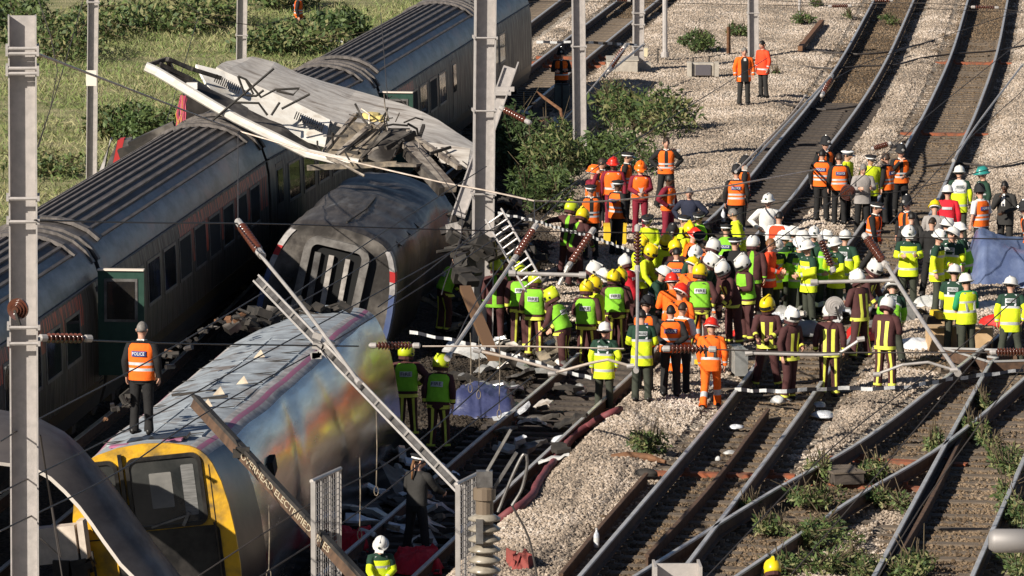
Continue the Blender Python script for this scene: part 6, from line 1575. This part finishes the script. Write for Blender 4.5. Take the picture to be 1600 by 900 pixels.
for x, y, s, m, nm, lb, cat_ in ((1345,528,(.9,.6,.28),m_redp,'kit_bag','red kit bag on the ballast between the firefighters','bag'),(1384,516,(.5,.4,.3),m_redp,'kit_bag','orange-red bag right beside the white-helmeted end firefighter','bag'),
    (1168,528,(.7,.5,.4),m_redp,'kit_bag','red bag beyond the tall grey equipment case','bag'),(1556,508,(.85,.4,.22),m_redp,'kit_bag','long red bag in front of the blue sheet','bag'),
    (1430,545,(1.1,.8,.22),m_clear,'plastic_sheet','clear crumpled plastic left of the cardboard box','plastic'),(1450,480,(.9,.7,.25),m_whitep,'white_sheet','crumpled white sheet behind the grey rod','sheet'),
    (1540,482,(1.2,.7,.16),m_whitep,'white_sheet','flat white sheets on the ballast before the blue sheet','sheet'),(1480,455,(.5,.5,.3),m_whitep,'white_sheet','small white bundle behind the green-sleeved pair','sheet'),
    (1287,650,(.45,.5,.10),m_clear,'plastic_bag','clear plastic bag on the ballast right of the middle track','plastic'),(1280,634,(.3,.35,.08),m_whitep,'plastic_bag','white scrap on the ballast above the clear plastic bag','plastic'),
    (1216,628,(.32,.3,.12),m_whitep,'plastic_bag','white paper by the barrier tape between the rails','paper'),(1110,602,(.4,.4,.08),m_clear,'plastic_bag','clear plastic on the ballast below the silver case','plastic'),
    (1140,708,(.26,.2,.05),m_whitep,'paper_scrap','pale flat scrap between the rails above the red sleeper','paper'),(1122,719,(.12,.12,.07),m_whitep,'paper_scrap','small pale lump left of the flat scrap','paper'),
    (1150,668,(.3,.3,.06),m_clear,'plastic_bag','clear plastic scrap by the rail below the tape','plastic'),(1222,500,(.6,.5,.3),m_case,'equipment_pile','pile of grey equipment between the first two firefighters','equipment'),
    (1262,522,(.7,.6,.28),m_cased,'equipment_pile','dark equipment pile left of the firefighter by the pulley','equipment'),(1325,485,(.8,.5,.35),m_cased,'equipment_pile','dark equipment heap under the level tube','equipment'),
    (880,690,(.5,.4,.12),m_clear,'plastic_bag','clear plastic wrap by the shaded rail near the hose','plastic'),(905,615,(.3,.3,.2),m_case,'equipment_pile','grey bundle in the shaded track','equipment')):
    lump(nm, x, y, s, m, lb, cat_, (x*7+y) % 13)
# debris of thin torn plates in the shade of the wreck
m_deb = [m_case, m_soot, m_clear, m_frame, m_pan2, m_whitep, m_dark, m_tan]
r3 = random.Random(21); words = ['bent','curled','flat','torn','twisted','crumpled','folded','narrow','broad','small','jagged','split','dented']; cols = ['silver','sooty','glassy','dull metal','pale grey','white','black','tan']
spots = []
for k in range(34): spots.append((r3.uniform(560,700), r3.uniform(715,860), 'near the policewoman'))
for k in range(26): spots.append((r3.uniform(720,900), r3.uniform(535,620), 'behind the blue sheet in the shade'))
for k in range(16): spots.append((r3.uniform(690,860), r3.uniform(440,530), 'among the legs of the shaded firefighters'))
for k in range(14): spots.append((r3.uniform(780,905), r3.uniform(640,740), 'along the shaded rail'))
for k in range(18): spots.append((r3.uniform(1180,1420), r3.uniform(478,520), 'among the scattered kit'))
cnt = {}
for k, (x, y, where) in enumerate(spots):
    k = cnt[where] = cnt.get(where, -1)+1; mi = (k//13+k) % 8
    s = r3.uniform(.18,.6); t = r3.uniform(.12,.4); mb = MB(); n_ = 7; ang = r3.uniform(0,6.28); cv = r3.uniform(-.5,.5)
    P = [V3(((i/(n_-1)-.5)*s*2, 0, cv*((i/(n_-1)-.5)**2)*s*2+r3.uniform(-.02,.05))) for i in range(n_)]
    rr = []
    for i, p in enumerate(P):
        w_ = t*(.6+.5*r3.random()); rr.append([p+V3((0,-w_/2,r3.uniform(0,.05))), p+V3((0,w_/2,r3.uniform(0,.08))), p+V3((0,w_/2,-.03)), p+V3((0,-w_/2,-.03))])
    mb.loft(rr); o = mb.build('debris_plate', m_deb[mi]); p = Gg(x, y); o.location = p+V3((0,0,.12+abs(cv)*.1)); o.rotation_euler = (r3.uniform(-.4,.4), r3.uniform(-.4,.4), ang)
    tag(o, f'{words[k % 13]} {cols[mi]} scrap of torn plate {where}', 'debris', 'torn scraps '+where)
sx = lump  # larger torn sheets by the policewoman
for (pts, lb) in (([(590,715,.55),(640,745,.2),(628,792,.1),(566,770,.12)], 'large torn grey sheet tilted against the ground left of the policewoman'), ([(552,762,.15),(640,742,.3),(648,775,.1),(560,792,.08)], 'long torn white panel with slots lying left of the policewoman'),
                  ([(560,790,.12),(590,786,.16),(612,815,.08),(586,822,.06)], 'toothed grey strip lying below the torn white panel'), ([(642,842,.1),(672,826,.16),(684,850,.08),(652,868,.05)], 'torn silver plate at the policewoman\'s feet')):
    V = [Gg(x, y, z) for x, y, z in pts]; o0 = sum(V, V3())/4; mb = MB(); mb.hexa([v-o0-V3((0,0,.05)) for v in V]+[v-o0 for v in V]); o = mb.build('debris_sheet', r3.choice([m_soot, m_case, m_pan2])); o.location = o0; tag(o, lb, 'debris')
# hose
hz = [(968,640),(945,650),(920,664),(895,684),(878,706),(865,722),(850,742),(842,755),(832,775),(815,790),(795,800),(778,812)]
P = spline([Gg(x, y, .10) for x, y in hz], .15); o0 = P[0].copy(); mb = MB(); mb.tube([p-o0+V3((.04*mnoise.noise(p*1.3), 0, .02*mnoise.noise(p*2))) for p in P], [.075+.012*mnoise.noise(p*3) for p in P], 10)
o = mb.build('fire_hose', M('hose_red', (.20,.05,.055), (.14,.04,.045), 5, .7), None, True); o.location = o0; tag(o, 'dark red hose along the foot of the pale ballast bank', 'hose')
# bottle standing on the ballast
bt = empty('water_bottle', tuple(Gg(932,855)), 0, 'clear plastic water bottle standing by the spare rail', 'bottle')
q = MB(); q.lathe([(.0,0),(.05,.0),(.055,.03),(.055,.2),(.045,.24),(.02,.28),(.02,.3)], 14); q.build('body', m_clear, bt, True); q = MB(); q.lathe([(.022,.30),(.022,.33),(.0,.335)], 10); q.build('cap', m_whitep, bt); q = MB(); q.lathe([(.057,.09),(.057,.17)], 14, None); q.build('label', m_whitep, bt)
bt.scale = (.85,.85,.95)
bt2 = empty('water_bottle', tuple(Gg(1130,347)), 0, 'clear bottle standing by the curved rail behind the crowd', 'bottle')
q = MB(); q.lathe([(.0,0),(.05,.0),(.055,.03),(.055,.2),(.045,.24),(.02,.28),(.02,.3)], 14); q.build('body', m_clear, bt2, True); q = MB(); q.lathe([(.022,.30),(.022,.33),(.0,.335)], 10); q.build('cap', m_whitep, bt2)
# barrier tapes: black and white blocks
m_tk = M('tape_black', (.02,.02,.025), None, rough=.4)
def tape(pts, label, hgt=.075, step=.22):
    P = resample(spline([A(*p) for p in pts], .1), step/4); o0 = P[0].copy(); mb = MB(); rings = []
    for i, p in enumerate(P):
        tw = .5*math.sin(i*.11)+.25; u = V3((0, math.sin(tw), math.cos(tw)))*hgt/2; t = V3((0,-.002,0)); q = p-o0+V3((0,0,.01*math.sin(i*.4)))
        rings.append([q-u, q+u, q+u-t, q-u-t])
    mb.loft(rings, mi=lambda i, j: (i//4) % 2); o = mb.build('barrier_tape', [m_whitep, m_tk]); o.location = o0; tag(o, label, 'tape', 'black and white barrier tapes')
yg = lambda px, py, z: Gg(px, py, z).y
tape([(1148,609,yg(1148,620,.1)),(1215,611,yg(1215,625,.2)),(1300,607,yg(1300,620,.2)),(1400,606,yg(1400,620,.2)),(1490,592,yg(1490,605,.2)),(1600,578,yg(1600,590,.2))], 'barrier tape across the ballast in front of the firefighters')
tape([(640,519,97),(720,534,96),(780,550,94.5),(850,570,93),(926,592,91.5)], 'barrier tape in the shade behind the blue sheet', .065)
tape([(838,66,172),(900,66,172),(955,68,173),(996,70,174)], 'barrier tape stretched to the slim footed mast at the top', .09)
tape([(392,57,186),(450,60,186),(510,62,186),(562,66,186)], 'barrier tape in front of the top bramble', .12)
tape([(778,333,112),(835,345,110),(868,355,108),(930,372,104),(985,392,101)], 'barrier tape passing behind the tilted insulators', .06)
# ladder, tripod with camera, pulley wheel, round insulators
LD_ = empty('ladder', tuple(A(834,446,104)), 0, 'grey aluminium ladder leaning right of the tall middle mast', 'ladder')
a = V3((0,0,0)); b = A(772,336,106.5)-LD_.location; t = b.normalized(); sdl = t.cross(V3((0,1,0))).normalized()*.19
for s in (-1, 1):
    q = MB(); q.bar(a+sdl*s, b+sdl*s, .035, .08, (0,-1,0)); q.build('rail', m_tube, LD_)
for k in range(11):
    q = MB(); c = b*((k+.5)/11); q.tube([c-sdl, c+sdl], .02, 6); q.build('rung', m_tube, LD_)
CT = empty('camera_tripod', tuple(Gg(1098,552)), 0, 'camera on a tripod standing between the policemen and the orange rail worker', 'camera')
for i, (x, y) in enumerate(((-.28,-.15),(.25,-.1),(.02,.3))):
    q = MB(); q.tube([(x,y,0),(x*.12,y*.12,1.25)], .022, 8); q.build('leg', m_tube, CT)
q = MB(); q.box((0,0,1.42),(.16,.36,.2)); q.lathe([(.0,-.14),(.07,-.14),(.07,.1),(.0,.1)], 12, Matrix.Translation((0,-.26,1.42)) @ Matrix.Rotation(math.pi/2, 4, 'X')); q.box((.0,.1,1.56),(.06,.2,.06)); q.box((0,0,1.28),(.1,.1,.1)); q.build('camera', m_dark, CT)
def disc(name, px, py, Y, r, mats, label, cat, rz=0, rings_=4):
    rt = empty(name, tuple(A(px, py, Y)), rz, label, cat)
    for k in range(rings_):
        rr = r*(1-k/rings_*.85); q = MB(); q.lathe([(rr*.72,-.015),(rr,-.02),(rr,.02),(rr*.72,.015)], 22, Matrix.Translation((0,-.03*k,0)) @ Matrix.Rotation(math.pi/2, 4, 'X')); q.build('ring', mats[k % len(mats)], rt, False)
    q = MB(); q.lathe([(.0,-.06),(r*.2,-.06),(r*.2,.03),(0,.03)], 12, Matrix.Rotation(math.pi/2, 4, 'X')); q.build('hub', m_dark, rt)
    q = MB(); q.bar((0,-.1,0),(r*.5,-.1,-r*1.4),.03,.03); q.build('hanger', m_dark, rt)
disc('pulley_wheel', 1304, 478, 92, .165, [m_tube, m_steel], 'grey ringed pulley wheel hanging in front of a firefighter', 'wheel', .1)
disc('round_insulator', 28, 483, 63.3, .13, [m_porc, m_porc], 'round brown insulator on the left foreground mast', 'insulator', -.3)
disc('round_insulator', 1325, 301, 126, .19, [m_porc, m_porc], 'round brown insulator hanging among the upper right officers', 'insulator', .3)
# brake gear torn off along the left roof edge of the cab car, and fallen underframe beyond the mast
def junk(name, pts, label, n_, sz, mats, seed, cat='wreckage'):
    rr = random.Random(seed); P = [A(*p) for p in pts]; rt = empty(name, tuple(P[0]), 0, label, cat); C = spline(P, .2)
    for k in range(n_):
        c = C[int(rr.random()*(len(C)-1))]-P[0]+V3((rr.uniform(-sz,sz), rr.uniform(-sz,sz), rr.uniform(-sz*.5,sz*.5))); q = MB()
        if rr.random() < .6: q.box((0,0,0), (rr.uniform(.15,.7)*sz*1.6, rr.uniform(.2,.8)*sz*1.6, rr.uniform(.1,.5)*sz*1.6), Euler((rr.uniform(-.6,.6), rr.uniform(-.6,.6), rr.uniform(0,3))).to_matrix())
        else: q.tube([V3((0,0,0)), V3((rr.uniform(-1,1), rr.uniform(-.6,.6), rr.uniform(-.4,.6)))*sz*.9, V3((rr.uniform(-1,1), rr.uniform(-1,1), rr.uniform(-.3,.9)))*sz*1.4], rr.uniform(.02,.05), 6)
        o = q.build('torn_fitting', rr.choice(mats), rt); o.location = c
    return rt
junk('torn_brake_gear', [(160,655,80.5),(215,610,84),(262,558,88),(330,512,93),(395,487,97)], 'row of torn brown brake gear along the left roof edge of the yellow-ended car', 60, .10, [m_rust, m_dark, m_dark, m_dark, m_sootside], 3)
junk('roof_wreckage', [(380,505,97.2),(430,492,98.6),(500,486,98.6),(555,470,99)], 'dark roof wreckage heaped where the shiny car meets the grey coach end', 40, .26, [m_dark, m_soot, m_dark, m_dark, m_dark], 4)
junk('fallen_underframe', [(790,205,150),(820,215,148),(850,200,152),(845,225,146)], 'dark fallen underframe parts beyond the tall middle mast', 40, .75, [m_dark, m_dark, m_rust, m_sootside], 6)
junk('fallen_underframe', [(720,330,118),(735,355,116),(745,390,114),(722,430,111)], 'dark wreckage heap between the leaning coach and the tall middle mast', 44, .45, [m_dark, m_dark, m_sootside, m_dark], 8)
junk('fallen_underframe', [(790,320,128),(800,365,122),(830,400,117),(860,412,116)], 'dark scattered wreckage on the ground right of the tall middle mast', 44, .32, [m_dark, m_dark, m_sootside, m_dark], 9)  # dark pile added to widen the shaded patch of ground
q = MB(); a = A(727,450,106); b = A(772,560,98)-a; q.bar((0,0,0), b, .22, .10); o = q.build('timber_prop', M('prop_brown', (.16,.085,.04), None, rough=.8)); o.location = a; tag(o, 'brown timber prop slanting in the shade below the tall middle mast', 'beam')
bush(800, 268, 2.6, 1.9, 5, 'dark bush just right of the tall middle mast in deep shade', 3600, [m_leaf_d], .18, 61, asp=.3)  # dark-leaved bush added to fill out the shaded ground
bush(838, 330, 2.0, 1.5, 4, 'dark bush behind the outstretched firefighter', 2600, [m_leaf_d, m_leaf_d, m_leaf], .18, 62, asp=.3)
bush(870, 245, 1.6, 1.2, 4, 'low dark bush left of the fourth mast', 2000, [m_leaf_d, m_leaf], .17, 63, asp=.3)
q = MB()
mb = MB(); P = [G(955,714,.05), G(980,712,.07), G(1015,715,.05), G(1040,722,.02)]; o0 = P[0].copy(); mb.tube([p-o0 for p in P], [.05,.075,.07,.03], 8); o = mb.build('bearing_bar', m_rust); o.location = o0; tag(o, 'dark curved iron bar lying on the ballast below the green weed', 'bar')
lump('rubber_block', 1010, 742, (.5,.35,.12), m_dark, 'black rubber block lying by the end of the spare rail', 'block', 3)
# cables snaking over the far ballast
for pts, lb in (([(1205,102),(1260,105),(1300,108),(1350,104),(1400,102),(1440,92),(1490,85),(1560,80),(1600,72)], 'dark cable snaking across both far tracks'), ([(1250,76),(1290,82),(1340,86),(1390,82),(1420,75),(1460,64)], 'dark cable lying below the rusty beam at the top'),
                ([(1200,157),(1240,166),(1290,172),(1340,166)], 'dark cable across the left far track below the rusty beam'), ([(1440,262),(1500,256),(1560,262),(1600,255)], 'dark cable on the ballast above the teal helmet'), ([(1240,330),(1280,322),(1330,318),(1400,330)], 'cable on the ground behind the orange vests')):
    P = spline([Gg(x, y, .05) for x, y in pts], .5); o0 = P[0].copy(); mb = MB(); mb.tube([p-o0+V3((0,.35*mnoise.noise(p*.35),.02)) for p in P], .032, 6); o = mb.build('ground_cable', m_wire); o.location = o0; tag(o, lb, 'cable', 'cables on the ballast')
